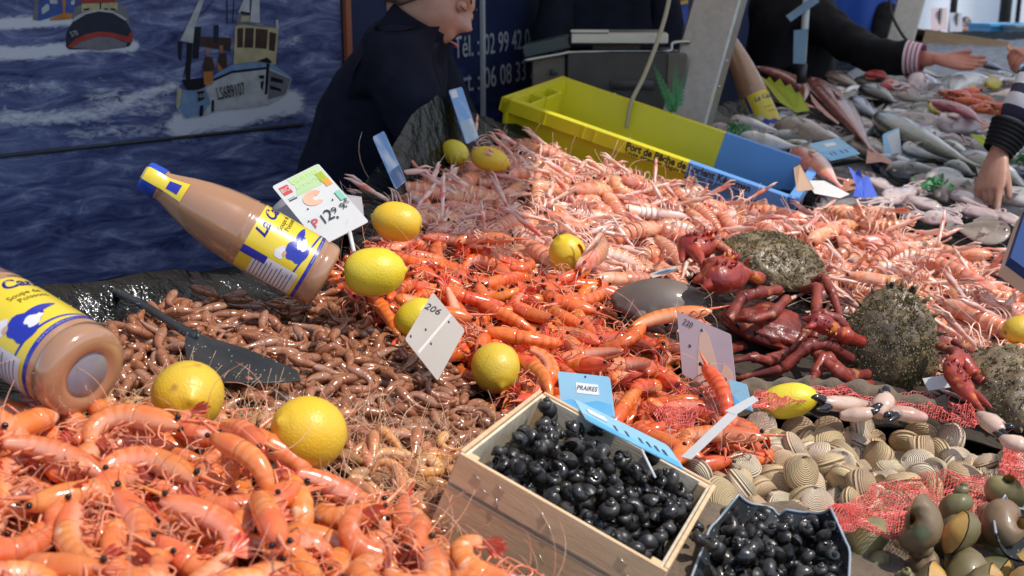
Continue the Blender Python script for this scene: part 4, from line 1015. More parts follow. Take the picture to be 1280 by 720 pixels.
crab('mossy crab with two raised red claws lying on the bright langoustines', P(962,330,1.86), (-1,-.28,.12), (.05,-.38,1), .092, .072, .042, .16, 3.1,
  [([(1018,352,1.80),(1030,345,1.78),(1041,368,1.74),(1052,402,1.70)],[.008,.0085,.008,.006]),
   ([(1005,362,1.78),(1022,358,1.74),(1020,388,1.68),(1018,420,1.64),(1017,428,1.64)],[.009,.009,.0085,.007,.004]),
   ([(975,362,1.76),(940,366,1.70),(926,372,1.68),(912,398,1.64),(908,402,1.64)],[.011,.0115,.010,.009,.004]),
   ([(985,372,1.74),(965,392,1.66),(940,400,1.64),(905,398,1.68)],[.009,.009,.007,.004])],
  [([(940,345,1.74),(948,348,1.70),(922,338,1.66)],[.010,.012,.012],((925,340,1.66),(892,345,1.62),(866,352,1.62),(878,361,1.60),.033)),
   ([(915,318,1.80),(895,306,1.80),(872,302,1.82)],[.010,.011,.012],((888,303,1.80),(862,310,1.78),(852,328,1.76),(878,332,1.72),.027))])
crab('round mossy crab standing over the burlap roll beside the lemon', P(1112,428,1.64), (.16,.15,.97), (-.12,-.92,.30), .082, .070, .032, .20, 9.4,
  [([(1085,468,1.60),(1060,470,1.54),(1030,446,1.52),(1018,470,1.50),(1014,478,1.49)],[.009,.011,.010,.008,.004]),
   ([(1090,480,1.58),(1072,486,1.52),(1045,462,1.49),(1030,452,1.50)],[.008,.011,.0095,.006]),
   ([(1065,450,1.60),(1035,430,1.56),(1010,432,1.54),(978,462,1.54),(920,474,1.55)],[.010,.011,.010,.009,.004]),
   ([(1068,430,1.62),(1048,400,1.60),(1025,392,1.60),(1005,420,1.58),(988,440,1.56)],[.009,.010,.009,.008,.004]),
   ([(1150,400,1.68),(1172,410,1.70),(1180,440,1.66),(1165,462,1.62)],[.007,.008,.007,.004])],
  [([(1078,428,1.60),(1052,418,1.56),(1040,412,1.55)],[.010,.012,.011],((1045,412,1.55),(1020,402,1.54),(1000,398,1.55),(1006,410,1.53),.014)),
   ([(1118,375,1.70),(1128,377,1.70)],[.009,.010],((1112,374,1.72),(1138,378,1.70),(1150,386,1.68),(1150,374,1.70),.012))], ntuft=1500, tsize=.0042)
crab('mossy crab half out of the picture with a long bright red claw', P(1272,488,1.52), (-.7,.45,.25), (.1,-.5,.86), .078, .07, .042, .1, 5.7,
  [([(1230,478,1.50),(1205,462,1.52),(1195,440,1.56),(1172,432,1.60)],[.010,.011,.010,.006]),([(1240,470,1.54),(1225,448,1.60),(1208,436,1.62),(1190,426,1.64)],[.009,.010,.009,.005]),([(1235,462,1.58),(1222,446,1.62),(1236,440,1.62)],[.007,.008,.006])],
  [([(1218,470,1.50),(1200,446,1.52),(1190,458,1.48)],[.012,.014,.012],((1186,456,1.48),(1204,484,1.42),(1232,517,1.37),(1240,510,1.38),.015))], ntuft=700)
crab('dark red crab mostly hidden under the claws of the upper crabs', P(958,412,1.72), (-.6,-.75,.1), (.1,-.2,1), .070, .075, .036, .0, 7.7,
  [([(930,432,1.68),(905,438,1.64),(890,420,1.64),(872,412,1.66)],[.010,.011,.009,.004]),([(985,440,1.64),(960,452,1.58),(940,446,1.56),(912,452,1.56)],[.010,.011,.009,.004]),([(1000,425,1.66),(1020,440,1.60),(1030,462,1.55)],[.010,.010,.006])], [], ntuft=0, spikes=0, shell=m_crabd)
# smooth grey brown edible crab with pie-crust edge
m_tour = mat('edible_crab_shell', (.17,.13,.105), (.115,.085,.07), ns=8, rough=.55, bump=(110,.2), spots=(12,.68,(.30,.26,.24)), coat=.15)
MT = frame((.99,-.12,.03),(-.02,-.42,.9),P(822,372,1.66)); tc_ = empty('edible_crab', 'smooth grey brown crab with scalloped edge behind the orange prawns', 'crab', 'crabs heaped between prawns and clams', MT)
b = MB(); rg=[]
for i in range(14):
    f = i/13; row=[]
    for j in range(72):
        a = 2*PI*j/72; sc = 1 + (.07*(abs(math.sin(a*10))-.6) if (math.sin(a) < .35) else 0)*(f**5); row.append((.068*math.cos(a)*f*sc, .046*math.sin(a)*f*sc*(1 if math.sin(a)<0 else .85), .026*(1-f**2.2)+.002*math.sin(a*10)*(f>.8)*(math.sin(a)<.3)))
    rg.append(row)
for i in range(4): rg.append([(p[0]*(.97-.12*i), p[1]*(.97-.12*i), -.006-.005*i) for p in rg[13]])
b.rings(rg); obj('carapace', b, m_tour, tc_)
for pts in ([(840,392,1.62),(852,402,1.58),(838,412,1.55)],[(800,394,1.62),(812,408,1.58),(832,414,1.56)]): limb('leg', MT, [P(*q) for q in pts], [.010,.011,.006], m_tour, tc_)
for f in (-.05,0,.05):
    p = MT @ Vector((f,0,0)); KEEP.append((p.x,p.y,.05))
# loose cooked crab claws
m_claww = mat('claw_cream', (.68,.47,.36), (.55,.30,.22), ns=40, nw=(.45,.7), rough=.22, coat=.6, rv=.12); m_clawb = mat('claw_black_tip', (.012,.010,.012), rough=.2, coat=.4)
def loose_claw(a, b_, tip, ft, pr, label):
    r = empty('crab_claw', label, 'crab claw', 'loose crab claws by the net', loc=a); o = a; q = MB(); mid = a.lerp(b_,.55)
    q.tube(smooth_path([v-o for v in (a, mid, b_, b_.lerp(tip,.45))],5), lerp_list([pr*.45,pr,pr*.9,pr*.42],16), 12, flat=.8); obj('palm', q, m_claww, r)
    q = MB(); q.tube(smooth_path([b_.lerp(tip,.4)-o, b_.lerp(tip,.75)-o+Vector((0,0,.002)), tip-o],4), lerp_list([pr*.45,pr*.34,pr*.06],9), 9); obj('fixed_finger', q, m_clawb, r)
    q = MB(); q.tube(smooth_path([b_.lerp(ft,.05)-o, b_.lerp(ft,.5)-o+(ft-tip)*.15, ft-o],4), lerp_list([pr*.5,pr*.38,pr*.06],9), 9); obj('moving_finger', q, m_clawb, r)
loose_claw(P(1092,508,1.42),P(1040,504,1.385),P(1014,497,1.37),P(1020,512,1.36),.0135,'cream crab claw with black tips next to the bright lemon')
loose_claw(P(1050,520,1.36),P(1082,517,1.355),P(1104,506,1.36),P(1100,512,1.35),.0115,'pale crab claw lying on the red net edge')
loose_claw(P(1098,520,1.37),P(1106,500,1.39),P(1108,484,1.41),P(1100,486,1.40),.0145,'upright pinkish crab claw in front of the round mossy crab')
loose_claw(P(1158,522,1.36),P(1122,516,1.36),P(1104,522,1.35),P(1110,527,1.34),.0125,'whitish crab claw half under the red net threads')
loose_claw(P(1225,518,1.36),P(1248,535,1.32),P(1268,536,1.31),P(1262,546,1.30),.0135,'brownish crab claw beside the bright red crab claw')
loose_claw(P(1290,560,1.27),P(1262,552,1.28),P(1240,542,1.30),P(1244,550,1.29),.012,'crab claw with dark fingers at the picture edge')
# ================================================================== burlap
m_burlap = mat('burlap', (.17,.12,.075), (.11,.08,.05), ns=90, rough=.95, bump=(420,1.0), sheen=.2)
def cloth_patch(name, label, cat, pxpoly_rows, m, dz, n=(26,40), wr=.006, seed=0, solid=.002):
    """a draped cloth over the heap between two pixel polylines"""
    A, B = pxpoly_rows; b = MB(); rows=[]
    for i in range(n[0]):
        f = i/(n[0]-1); row=[]
        for j in range(n[1]):
            g_ = j/(n[1]-1)*(len(A)-1); k = min(int(g_),len(A)-2); t = g_-k
            ax, ay = [A[k][c]*(1-t)+A[k+1][c]*t for c in (0,1)]; bx, by = [B[k][c]*(1-t)+B[k+1][c]*t for c in (0,1)]
            p = S(ax*(1-f)+bx*f, ay*(1-f)+by*f); p.z += dz + wr*noise.noise(Vector((p.x*28+seed,p.y*28,0))) + wr*.5*noise.noise(Vector((p.x*70,p.y*70,seed))); row.append(p)
        rows.append(row)
    b.rings(rows, close=False); b.rings([[v-Vector((0,0,solid)) for v in r] for r in rows], close=False)
    o = obj(name, b, m, fix=False); tag(o, label, cat); return o
cloth_patch('burlap_sack', 'brown burlap sack spread under the clams and whelks', 'sack', ([(835,650),(900,612),(1000,620),(1090,640),(1200,640),(1330,600)],[(810,790),(900,790),(1000,790),(1090,790),(1200,790),(1330,790)]), m_burlap, -.010)
b = MB(); b.tube(smooth_path([P(905,490,1.50)-Vector((0,0,.004)), P(960,486,1.52), P(1015,486,1.50), P(1062,488,1.47), P(1120,502,1.45), P(1180,512,1.44)],8), [.017+.004*math.sin(i*1.3)+.003*math.sin(i*.5) for i in range(41)], 16, flat=.8)
tag(obj('burlap_roll', b, m_burlap), 'rolled burlap edge lying behind the bright lemon', 'sack')
cloth_patch('burlap_bed', 'burlap bed under the crabs and the tilted pink card, darkened as their shade', 'sack', ([(860,415),(920,400),(1000,395),(1080,400),(1170,440),(1290,500)],[(845,500),(920,510),(1000,505),(1080,520),(1170,530),(1290,560)]), mat('burlap_shaded', (.055,.04,.026), (.035,.026,.018), ns=90, rough=.95, bump=(420,1.0)), -.012, seed=4)  # burlap colour darkened to paint in the shadow of the crabs
# ================================================================== red nets
m_net = mat('red_net', (.70,.10,.085), (.80,.22,.18), ns=60, rough=.4, coat=.2)
def net(label, A, B, dz, n, seed, wr=.008):
    rows=[]
    for i in range(n[0]):
        f = i/(n[0]-1); row=[]
        for j in range(n[1]):
            g_ = j/(n[1]-1)*(len(A)-1); k = min(int(g_),len(A)-2); t = g_-k
            ax, ay = [A[k][c]*(1-t)+A[k+1][c]*t for c in (0,1)]; bx, by = [B[k][c]*(1-t)+B[k+1][c]*t for c in (0,1)]
            p = S(ax*(1-f)+bx*f, ay*(1-f)+by*f); sc = .0016
            p += Vector((noise.noise(p*60)*sc*2, noise.noise(p*60+Vector((9,0,0)))*sc*2, dz+wr*noise.noise(Vector((p.x*25+seed,p.y*25,0)))+.003*noise.noise(Vector((p.x*110,p.y*110,seed)))*1.5)); row.append(p)
        rows.append(row)
    vs = [p for r in rows for p in r]; nx = n[1]; fs=[]
    def skew(i,j): return i*nx + j
    for i in range(n[0]-1):
        for j in range(nx-1):
            fs.append((skew(i,j),skew(i,j+1),skew(i+1,j+1),skew(i+1,j)))
    me = bpy.data.meshes.new('net'); me.from_pydata([tuple(v) for v in vs], [], fs); me.update(); o = bpy.data.objects.new('tmp', me)
    m = o.modifiers.new('w','WIREFRAME'); m.thickness = .0013; m.use_even_offset = False; m.use_relative_offset = False
    out = baked(o)
    out.materials.clear(); out.materials.append(m_net); tag(link('mesh_net', out), label, 'net')
net('taut red net strip behind the clams below the bright lemon', [(940,520),(1010,512),(1090,516),(1160,522),(1222,545)],[(935,545),(1010,533),(1090,541),(1150,550),(1215,570)], .034, (16,76), 1)
net('crumpled red net in front of the clams beside the speckled scoop', [(1030,662),(1090,632),(1140,618),(1200,612),(1250,618),(1300,600)],[(1050,690),(1080,690),(1130,690),(1190,690),(1240,668),(1300,640)], .018, (30,70), 2, .014)
net('red net crossing the clams at the picture edge', [(1255,565),(1270,570),(1300,580)],[(1240,640),(1265,650),(1310,640)], .02, (34,26), 3)
net('red net bunched between the orange prawns and the tilted white tag', [(800,520),(850,500),(890,495),(935,505)],[(830,560),(850,556),(880,540),(920,530)], .02, (22,40), 4, .02)
# frayed ends of net sticking up
for k,(px,py) in enumerate(((1172,500),(1180,505),(1188,498),(1196,520),(1204,515),(1210,508))):
    b = MB(); a = S(px,py+22); b.tube(smooth_path([a, a+Vector((rnd.uniform(-.01,.01),0,.012)), a+Vector((rnd.uniform(-.015,.015),rnd.uniform(-.01,.01),.03+.008*(k%3)))],5), .0007, 5)
    tag(obj('net_strand', b, m_net), 'frayed red net strand sticking up before the red crab claw', 'net strand', 'frayed net strands')
# ================================================================== cards
def plain(n, c, c2=None, rough=.4, **k): return mat('card_'+n, c, c2, ns=14, rough=rough, **k)
m_cblue = plain('sky_blue', (.42,.70,.84), (.34,.63,.82), thin=.25); m_cblue2 = plain('wave_blue', (.10,.40,.68), (.22,.52,.76)); m_cwhite = plain('white', (.80,.80,.78), (.74,.74,.73), thin=.2); m_cgrey = plain('grey_beige', (.55,.49,.43), (.50,.445,.39), thin=.2)
m_cpink = plain('pink_white', (.66,.54,.56), (.60,.49,.52), thin=.3); m_ink = plain('ink', (.04,.04,.05)); m_ctan = plain('tan', (.66,.46,.34)); m_cgreen = plain('pale_green', (.50,.66,.36), (.40,.58,.30)); m_cred = plain('red', (.62,.08,.08)); m_corange = plain('salmon', (.78,.36,.22), (.82,.52,.38)); m_cyel = plain('acid_yellow', (.66,.72,.10), (.60,.66,.08), thin=.4); m_csky = plain('sky_cloud', (.14,.32,.62), (.60,.68,.78), nw=(.42,.6)); m_cnavy = plain('navy', (.03,.05,.12)); m_sfad = plain('sticker', (.80,.80,.78))
class Card:
    def __init__(s, name, label, bl, br, tl, m, th=.0011, rc=.05, cat='price card', pts=None, bend=0):
        s.o = Vector(bl); s.ex = Vector(br)-s.o; s.ey = Vector(tl)-s.o; s.n = s.ex.cross(s.ey).normalized(); s.bend = bend
        if s.n.dot(CAMP-s.o) < 0: s.n = -s.n
        out = pts
        if out is None:
            out=[]; ax = rc; ay = rc*s.ex.length/s.ey.length
            for cx, cy, a0 in ((1-ax,1-ay,0),(ax,1-ay,1),(ax,ay,2),(1-ax,ay,3)):
                for k in range(5): a = (a0+k/4)*PI/2; out.append((cx+ax*math.cos(a), cy+ay*math.sin(a)))
        b = MB(); b.poly([s.w(u,v)-s.o for u,v in out], -th, s.n); s.obj = obj(name, b, m, None, Matrix.Translation(s.o), smooth=False); s.k = 0
        tag(s.obj, label, cat)
    def w(s, u, v): return s.o + s.ex*u + s.ey*v + s.n*(s.bend*(4*(u-.5)**2))
    def shape(s, name, pts, m):
        s.k += 1; b = MB(); b.poly([s.w(u,v)-s.o for u,v in pts], .00025+.0001*s.k, s.n); return obj(name, b, m, s.obj, smooth=False)
    def disc(s, name, u, v, r, m, ry=None):
        ry = ry or r*s.ex.length/s.ey.length; return s.shape(name, [(u+r*math.cos(a), v+ry*math.sin(a)) for a in np.linspace(0,2*PI,19)[:-1]], m)
    def rect(s, name, u0, v0, u1, v1, m): return s.shape(name, [(u0,v0),(u1,v0),(u1,v1),(u0,v1)], m)
    def text(s, body, u, v, h, m, sx=1, rot=0, bold=0):
        s.k += 1; me = text_mesh(body, h*s.ey.length*1.4, m, .0002, bold, sx=sx); x = s.ex.normalized(); M = frame(x, s.n, s.w(u,v)-s.o+s.n*(.0005+.0001*s.k))
        if (M.to_3x3() @ Vector((0,1,0))).dot(s.ey) < 0: M = M @ Matrix.Rotation(PI,4,'X')
        return link('lettering', me, s.obj, M @ Matrix.Rotation(rot,4,'Z'))
    def pin(s, a, b_, r=.0013, m=None):
        q = MB(); q.tube([Vector(a)-s.o, Vector(b_)-s.o], r, 6); return obj('pin', q, m or m_cwhite, s.obj)
c = Card('price_card', 'light blue card with a PRAIRES sticker behind the basket corner', P(702,514,1.24), P(769,522,1.22), P(697,464,1.27), m_cblue)
c.shape('printed_sea', [(.03,.02),(.97,.02),(.97,.30),(.7,.36),(.45,.27),(.2,.33),(.03,.26)], m_cblue2); c.rect('sticker', .33,.50,.75,.76, m_sfad); c.text('PRAIRES', .54,.63,.11, m_ink, sx=.82, rot=0); c.disc('punch_hole', .53,.93,.02, m_ink)
c.pin(P(735,518,1.235), P(738,545,1.21))
c = Card('price_card', 'long light blue card laid along the far rim of the wooden basket', P(733,525,1.155), P(857,588,1.075), P(717,498,1.20), m_cblue, rc=.04)
c.shape('printed_sea', [(.02,.03),(.97,.03),(.98,.28),(.7,.40),(.4,.24),(.02,.34)], m_cblue2)
for u in (.36,.48,.62,.70,.78,.86): c.rect('printed_figure', u,.30,u+.025,.52, m_cnavy)
c.rect('sticker', .1,.5,.30,.70, m_sfad); c.pin(P(802,562,1.10), P(819,597,1.075))
c = Card('price_card', 'white bent price tag seen from its edge over the clams', P(863,574,1.16), P(922,518,1.20), P(851,571,1.17), m_cwhite, rc=.02)
c.shape('fold', [(.98,.1),(1.35,-.55),(1.42,.35),(1.02,1.4)], m_cwhite)
c = Card('price_card', 'narrow light blue tag leaning between the bent white tag and the lemon', P(918,507,1.30), P(941,514,1.28), P(911,474,1.33), m_cblue, rc=.02); c.shape('printed_sea', [(.05,.03),(.95,.03),(.9,.3),(.4,.2),(.05,.4)], m_cblue2)
c = Card('price_card', 'tall pinkish card with handwritten numbers in front of the crabs', P(853,468,1.47), P(922,500,1.42), P(846,389,1.50), m_cpink, rc=.03)
c.shape('printed_form', [(.28,.0),(.75,.0),(.66,.5),(.58,.82),(.48,.90),(.40,.75),(.33,.4)], m_ctan); c.shape('printed_form', [(.72,.0),(.97,.02),(.95,.42),(.82,.48),(.74,.3)], m_ctan); c.text('220', .20,.87,.085, m_ink, rot=-.05)
for u,v in ((.46,.86),(.20,.52),(.82,.24)): c.disc('punch_hole', u,v,.022, m_ink)
c = Card('price_card', 'grey beige folded price card with handwritten number on the brown shrimps', P(506,424,1.34), P(547,476,1.30), P(541,365,1.40), m_cgrey, rc=.04)
c.shape('crease', [(.36,.04),(.41,.04),(.60,.98),(.55,.98)], plain('crease', (.62,.57,.51))); c.text('206', .20,.78,.12, m_ink, rot=.45)
for u,v in ((.62,.86),(.52,.33),(.08,.12),(.28,.42)): c.disc('punch_hole', u,v,.022, m_ink)
c = Card('price_card', 'white and green shrimp price card with a prawn picture above the lemons', P(401,308,1.58), P(461,277,1.60), P(340,233,1.66), m_cwhite, rc=.05)
c.shape('green_header', [(.25,.72),(.97,.72),(.97,.96),(.93,.985),(.30,.985),(.36,.85)], m_cgreen)
c.text('CREVETTES', .60,.91,.065, plain('lime', (.62,.78,.30)), sx=.62); c.text('ROSES CUITES', .60,.82,.05, plain('lime2', (.70,.82,.45)), sx=.6)
c.shape('logo', [(.07,.80),(.25,.80),(.25,.93),(.07,.93)], m_cred); c.text('BIO', .16,.865,.06, m_cwhite, sx=.7); c.rect('printed_line', .08,.70,.24,.715, m_ink); c.rect('printed_line', .08,.73,.22,.74, plain('greyline',(.35,.42,.40)))
pr = [(.48+.20*math.cos(a), .60+.105*math.sin(a)) for a in np.linspace(.4,5.4,16)]+[(.53+.07*math.cos(a), .585+.035*math.sin(a)) for a in np.linspace(4.9,.9,9)]
c.shape('printed_prawn', pr, m_corange); c.rect('origin_label', .80,.74,.94,.88, m_cyel); c.rect('origin_label', .83,.66,.95,.76, plain('orange_tag',(.80,.34,.06)))
c.text('1', .36,.28,.13, m_ink, sx=.8); c.text('2', .50,.30,.15, m_ink, sx=.8); c.text(',', .60,.27,.12, m_ink); c.text('9 9', .72,.32,.085, m_ink); c.text('€', .93,.36,.06, m_ink); c.text('P', .20,.28,.12, m_cred, sx=.8); c.rect('green_stamp', .86,.40,.97,.54, plain('mint',(.25,.55,.42)))
for u,v in ((.12,.35),(.26,.50),(.74,.46),(.86,.30)): c.disc('punch_hole', u,v,.014, m_ink)
c.pin(P(437,290,1.585), P(444,322,1.56), .003)
b = MB(); b.poly([P(*q) for q in ((338,262,1.70),(352,248,1.71),(380,235,1.72),(452,246,1.70),(455,270,1.66),(405,306,1.64),(370,300,1.66))], .0015, (0,.6,-.8)); tag(obj('paper_tag', b, plain('tag_grey', (.40,.38,.40))), 'plain grey tag behind the white and green price card', 'tag')  # even grey, the tag's own colour
c = Card('price_card', 'narrow sky and sea picture card standing by the pointed lemon', P(495,237,1.90), P(508,226,2.0), P(466,171,1.94), m_csky, rc=.08); c.rect('printed_sea', .04,.02,.96,.32, plain('sea_dark',(.05,.14,.34),(.5,.55,.6),nw=(.5,.65)))
c = Card('price_card', 'sky picture card standing above the two back lemons', P(583,180,2.28), P(599,173,2.36), P(561,113,2.32), m_csky, rc=.08); c.rect('printed_sea', .04,.02,.96,.40, plain('sea_grey',(.30,.42,.52),(.66,.70,.70),nw=(.45,.6))); c.rect('glint', .05,.84,.5,.97, m_cwhite)  # small white patch painted on as the card's glint
c = Card('price_card', 'pale blue card lying behind the red mullet on the fish', P(1038,201,2.85), P(1076,192,2.92), P(1011,180,2.95), m_cblue, rc=.05); c.shape('printed_sea', [(.02,.03),(.98,.03),(.98,.45),(.5,.42),(.02,.5)], m_cblue2); c.rect('sticker', .36,.66,.70,.84, m_sfad)
for u in (.2,.32,.55,.7): c.rect('printed_figure', u,.2,u+.05,.36, m_cnavy)
c = Card('price_card', 'small blue and white card between sea bass and blue card', P(1107,206,3.0), P(1128,196,3.05), P(1103,168,3.05), m_cblue, rc=.1); c.shape('white_part', [(.5,.1),(.98,.1),(.98,.95),(.2,.9)], m_cwhite)
c = Card('price_card', 'light blue tag corner on the langoustines over the half hidden crab', P(1240,460,1.60), P(1259,458,1.60), P(1226,440,1.66), m_cblue, rc=.03)
c = Card('price_card', 'white paper tag under the bright red crab claw', P(1160,488,1.52), P(1200,482,1.50), P(1153,473,1.55), m_cwhite, rc=.02)
c = Card('price_card', 'light blue card corner poking up from the pink prawns', P(590,735,.90), P(660,742,.90), P(598,714,.92), m_cblue, rc=.03); 
c = Card('price_card', 'blue and white oval patterned tag behind the smooth grey crab', P(815,347,1.78), P(848,337,1.82), P(812,342,1.84), m_cwhite, rc=.05); c.disc('printed_oval', .5,.5,.28, m_cblue2)
def jag(name, label, pts, m, cat='price sign', nrm=(-.1,-.8,.5)):
    b = MB(); b.poly([P(*q) for q in pts], .0015, nrm); tag(obj(name, b, m, smooth=False), label, cat)
jag('jagged_price_sign', 'acid yellow jagged edged price sign among the red fish', [(948,93,3.5),(957,100,3.48),(962,96,3.47),(968,104,3.45),(975,98,3.44),(981,108,3.42),(988,105,3.41),(994,116,3.39),(1000,115,3.38),(1012,138,3.34),(996,141,3.35),(975,128,3.40)], m_cyel)
jag('jagged_price_sign', 'royal blue jagged card poking out beside the langoustines', [(1060,208,2.6),(1069,216,2.58),(1074,210,2.57),(1078,222,2.55),(1085,220,2.55),(1097,246,2.50),(1080,248,2.50),(1066,246,2.51),(1070,232,2.53)], plain('royal_blue',(.06,.12,.55)))
jag('jagged_price_sign', 'pale green jagged sign between the dark sea bass and the sleeve', [(1212,168,2.9),(1240,171,2.88),(1236,175,2.87),(1244,180,2.86),(1230,184,2.86)], m_cyel)
jag('paper_wedge', 'brown paper wedge between the crate end and the red mullet', [(992,210,2.45),(1000,206,2.45),(1018,237,2.40),(996,240,2.38)], plain('kraft',(.42,.27,.18)), 'paper')
jag('paper_wedge', 'white wrapping paper edge under the red mullet', [(1008,226,2.5),(1030,226,2.5),(1062,243,2.42),(1050,248,2.41),(1018,242,2.42)], m_cwhite, 'paper')
for q in ((850,480),(868,488),(886,495),(905,502),(920,505),(720,520),(745,525),(372,575),(395,575),(415,572),(235,540),(255,540),(215,540),(566,212),(590,218),(618,218),(708,342),(690,338),(612,492),(632,490),(602,480)):
    c_ = S(*q); KEEP.append((c_.x,c_.y,.032))
c_ = S(900,505); KEEP.append((c_.x,c_.y,.055))
# ================================================================== the heaps
shrimp_poly = patch_up(.010,[(128,400),(165,372),(265,348),(345,358),(425,352),(500,405),(560,440),(622,482),(655,508),(600,560),(572,600),(560,640),(520,640),(430,612),(340,572),(240,545),(130,512),(120,440)])
orange_poly = patch_up(.018,[(418,334),(455,318),(520,300),(600,316),(700,343),(800,385),(838,420),(850,470),(915,488),(935,535),(870,560),(790,530),(690,505),(650,515),(620,485),(560,440),(500,400),(425,365)])
lang_poly = patch_up(.018,[(498,268),(512,240),(560,210),(640,186),(700,200),(850,240),(960,264),(1060,254),(1185,296),(1300,400),(1300,500),(1220,470),(1160,400),(1050,350),(940,300),(850,315),(850,345),(800,360),(760,350),(700,340),(600,313),(520,298),(490,290)])
pink_poly = patch_up(.022,[(-60,500),(60,505),(150,520),(240,545),(340,575),(430,615),(520,640),(600,680),(640,725),(650,900),(-80,900)])
clam_poly = patch([(800,545),(850,535),(895,522),(935,520),(1010,522),(1150,535),(1240,560),(1290,585),(1300,625),(1230,628),(1150,625),(1080,650),(1010,625),(900,615),(880,600),(860,585)])
whelk_poly = patch([(1080,665),(1130,660),(1180,655),(1240,655),(1300,645),(1330,790),(1060,790),(1065,720)])
it = heap(shrimp_poly, SHRI, 0, lie(.3,.5), 1500, 10, .75, tol=.003, lift=.012); n_sh = len(it)
put(it, SHRI, 300, 'small glossy brown shrimp in the brown shrimp heap', 'shrimp', 'brown shrimps heaped behind the pink prawns', 'brown_shrimp_mass', 'small brown shrimps filling the heap under the scoop')
it = heap(orange_poly, ORNG, 0, lie(.35,.35), 420, 12, .7); n_or = len(it)
put(it, ORNG, 300, 'bright orange cooked prawn in the middle prawn heap', 'prawn', 'orange prawns heaped in the middle', 'orange_prawn_mass', 'orange prawns deeper in the middle heap')
it = heap(lang_poly, LANG, 0, lie(.8,.2), 560, 12, .6); n_la = len(it)
put(it, LANG, 300, 'pale pink langoustine with long claws in the back heap', 'langoustine', 'langoustines heaped at the back', 'langoustine_mass', 'pale pink langoustines filling the back heap')
it = heap(pink_poly, PINK, 0, lie(.3,.3), 300, 14, .66); n_pi = len(it)
put(it, PINK, 300, 'large pink cooked prawn in the front heap', 'prawn', 'pink prawns heaped in front', 'pink_prawn_mass', 'pink prawns deeper in the front heap')
def any_way(x, y, nrm, A=0):
    q = Vector((0,0,1)).rotation_difference(nrm).to_matrix()
    return q @ Matrix.Rotation(rnd.uniform(0,2*PI),3,'Z') @ Matrix.Rotation(rnd.gauss(0,.9),3,'X') @ Matrix.Rotation(rnd.gauss(0,.8),3,'Y')
it = heap(clam_poly, CLAM, 0, any_way, 150, 12, .8, lift=.008); n_cl = len(it)
put(it, CLAM, 300, 'ridged beige clam in the heap between the red nets', 'clam', 'clams heaped between the red nets', 'clam_mass')
it = heap(whelk_poly, WHEL, 0, lambda x,y,n,A=0: tumble(x,y,n), 26, 10, .7, lift=.022)
put(it, WHEL, 300, 'big olive brown whelk on the burlap sack', 'whelk', 'whelks on the burlap sack', 'whelk_mass')
print('HEAPS', n_sh, n_or, n_la, n_pi, n_cl, len(it))
# ================================================================== yellow and blue fish crate
m_cry = mat('crate_yellow', (.66,.60,.012), (.60,.54,.012), ns=6, rough=.42, bump=(200,.08), spots=(9,.74,(.5,.46,.05))); m_crb = mat('crate_blue', (.10,.30,.68), (.085,.26,.60), ns=6, rough=.42, bump=(200,.08))
m_print = mat('crate_print', (.02,.02,.015), rough=.6)
kA, kB, kC = P(638,122,2.70), P(990,245,2.52), P(705,97,3.06)
kx = kB-kA; kL = kx.length; ky = kC-kA; kn = kx.cross(ky).normalized(); kM = frame(kx, kn, kA); kW = (ky - kx.normalized()*ky.dot(kx.normalized())).length; kH = .14; kS = .655*kL
crt = empty('fish_crate', 'tilted yellow and blue plastic fish crate behind the langoustines', 'crate', None, kM)
def crate_half(name, x0, x1, m, left, right):
    b = MB(); t = .004; tp = .018
    def wall(p0, p1, inn):
        """tapered side with a folded rim lip; inn points inwards"""
        p0, p1, inn = Vector(p0), Vector(p1), Vector(inn)
        prof = [(-.016,-.032),(-.016,-.002),(-.014,0),(.006,0),(.008,-.003),(tp,-kH+.004),(tp-.005,-kH),(.001,-.010),(-.012,-.010),(-.012,-.032)]
        b.rings([[p0+inn*a+Vector((0,0,z)) for a,z in prof],[p1+inn*a+Vector((0,0,z)) for a,z in prof]], close=True)
    wall((x0,0,0),(x1,0,0),(0,1,0)); wall((x0,kW,0),(x1,kW,0),(0,-1,0))
    if left: wall((x0,-.016,0),(x0,kW+.016,0),(1,0,0))
    if right: wall((x1,-.016,0),(x1,kW+.016,0),(-1,0,0))
    b.box(((x0+x1)/2,kW/2,-kH+.002),(x1-x0,kW-2*tp,.004))
    o = obj(name, b, m, crt); sharp(o, 30); return o
cy = crate_half('yellow_tub', 0, kS, m_cry, True, False); cb = crate_half('blue_tub', kS+.0005, kL, m_crb, False, True)
for y0,y1 in ((.02,.12),(.14,.24)):      # stacking pockets at the end
    b = MB(); b.box((.045,(y0+y1)/2,-.045),(.006,y1-y0,.085),bev=.002); b.box((.024,y0,-.045),(.040,.005,.085),bev=.001); b.box((.024,y1,-.045),(.040,.005,.085),bev=.001); b.box((.024,(y0+y1)/2,-.088),(.046,y1-y0,.005),bev=.001); obj('stacking_pocket', b, m_cry, crt, smooth=False)
for x in (.10,.20,kS*.5): 
    b = MB(); b.box((x,-.0135,-.016),(.004,.012,.030)); obj('rim_rib', b, m_cry, crt, smooth=False)
def crate_text(body, x, z, size, sx, bold):
    me = text_mesh(body, size, m_print, .0004, bold, 'LEFT', 0, sx); return link('lettering', me, crt, Matrix(((1,0,0,x),(0,0,-1,.0072-(z+.0)*.09),(0,1,0,z),(0,0,0,1))))
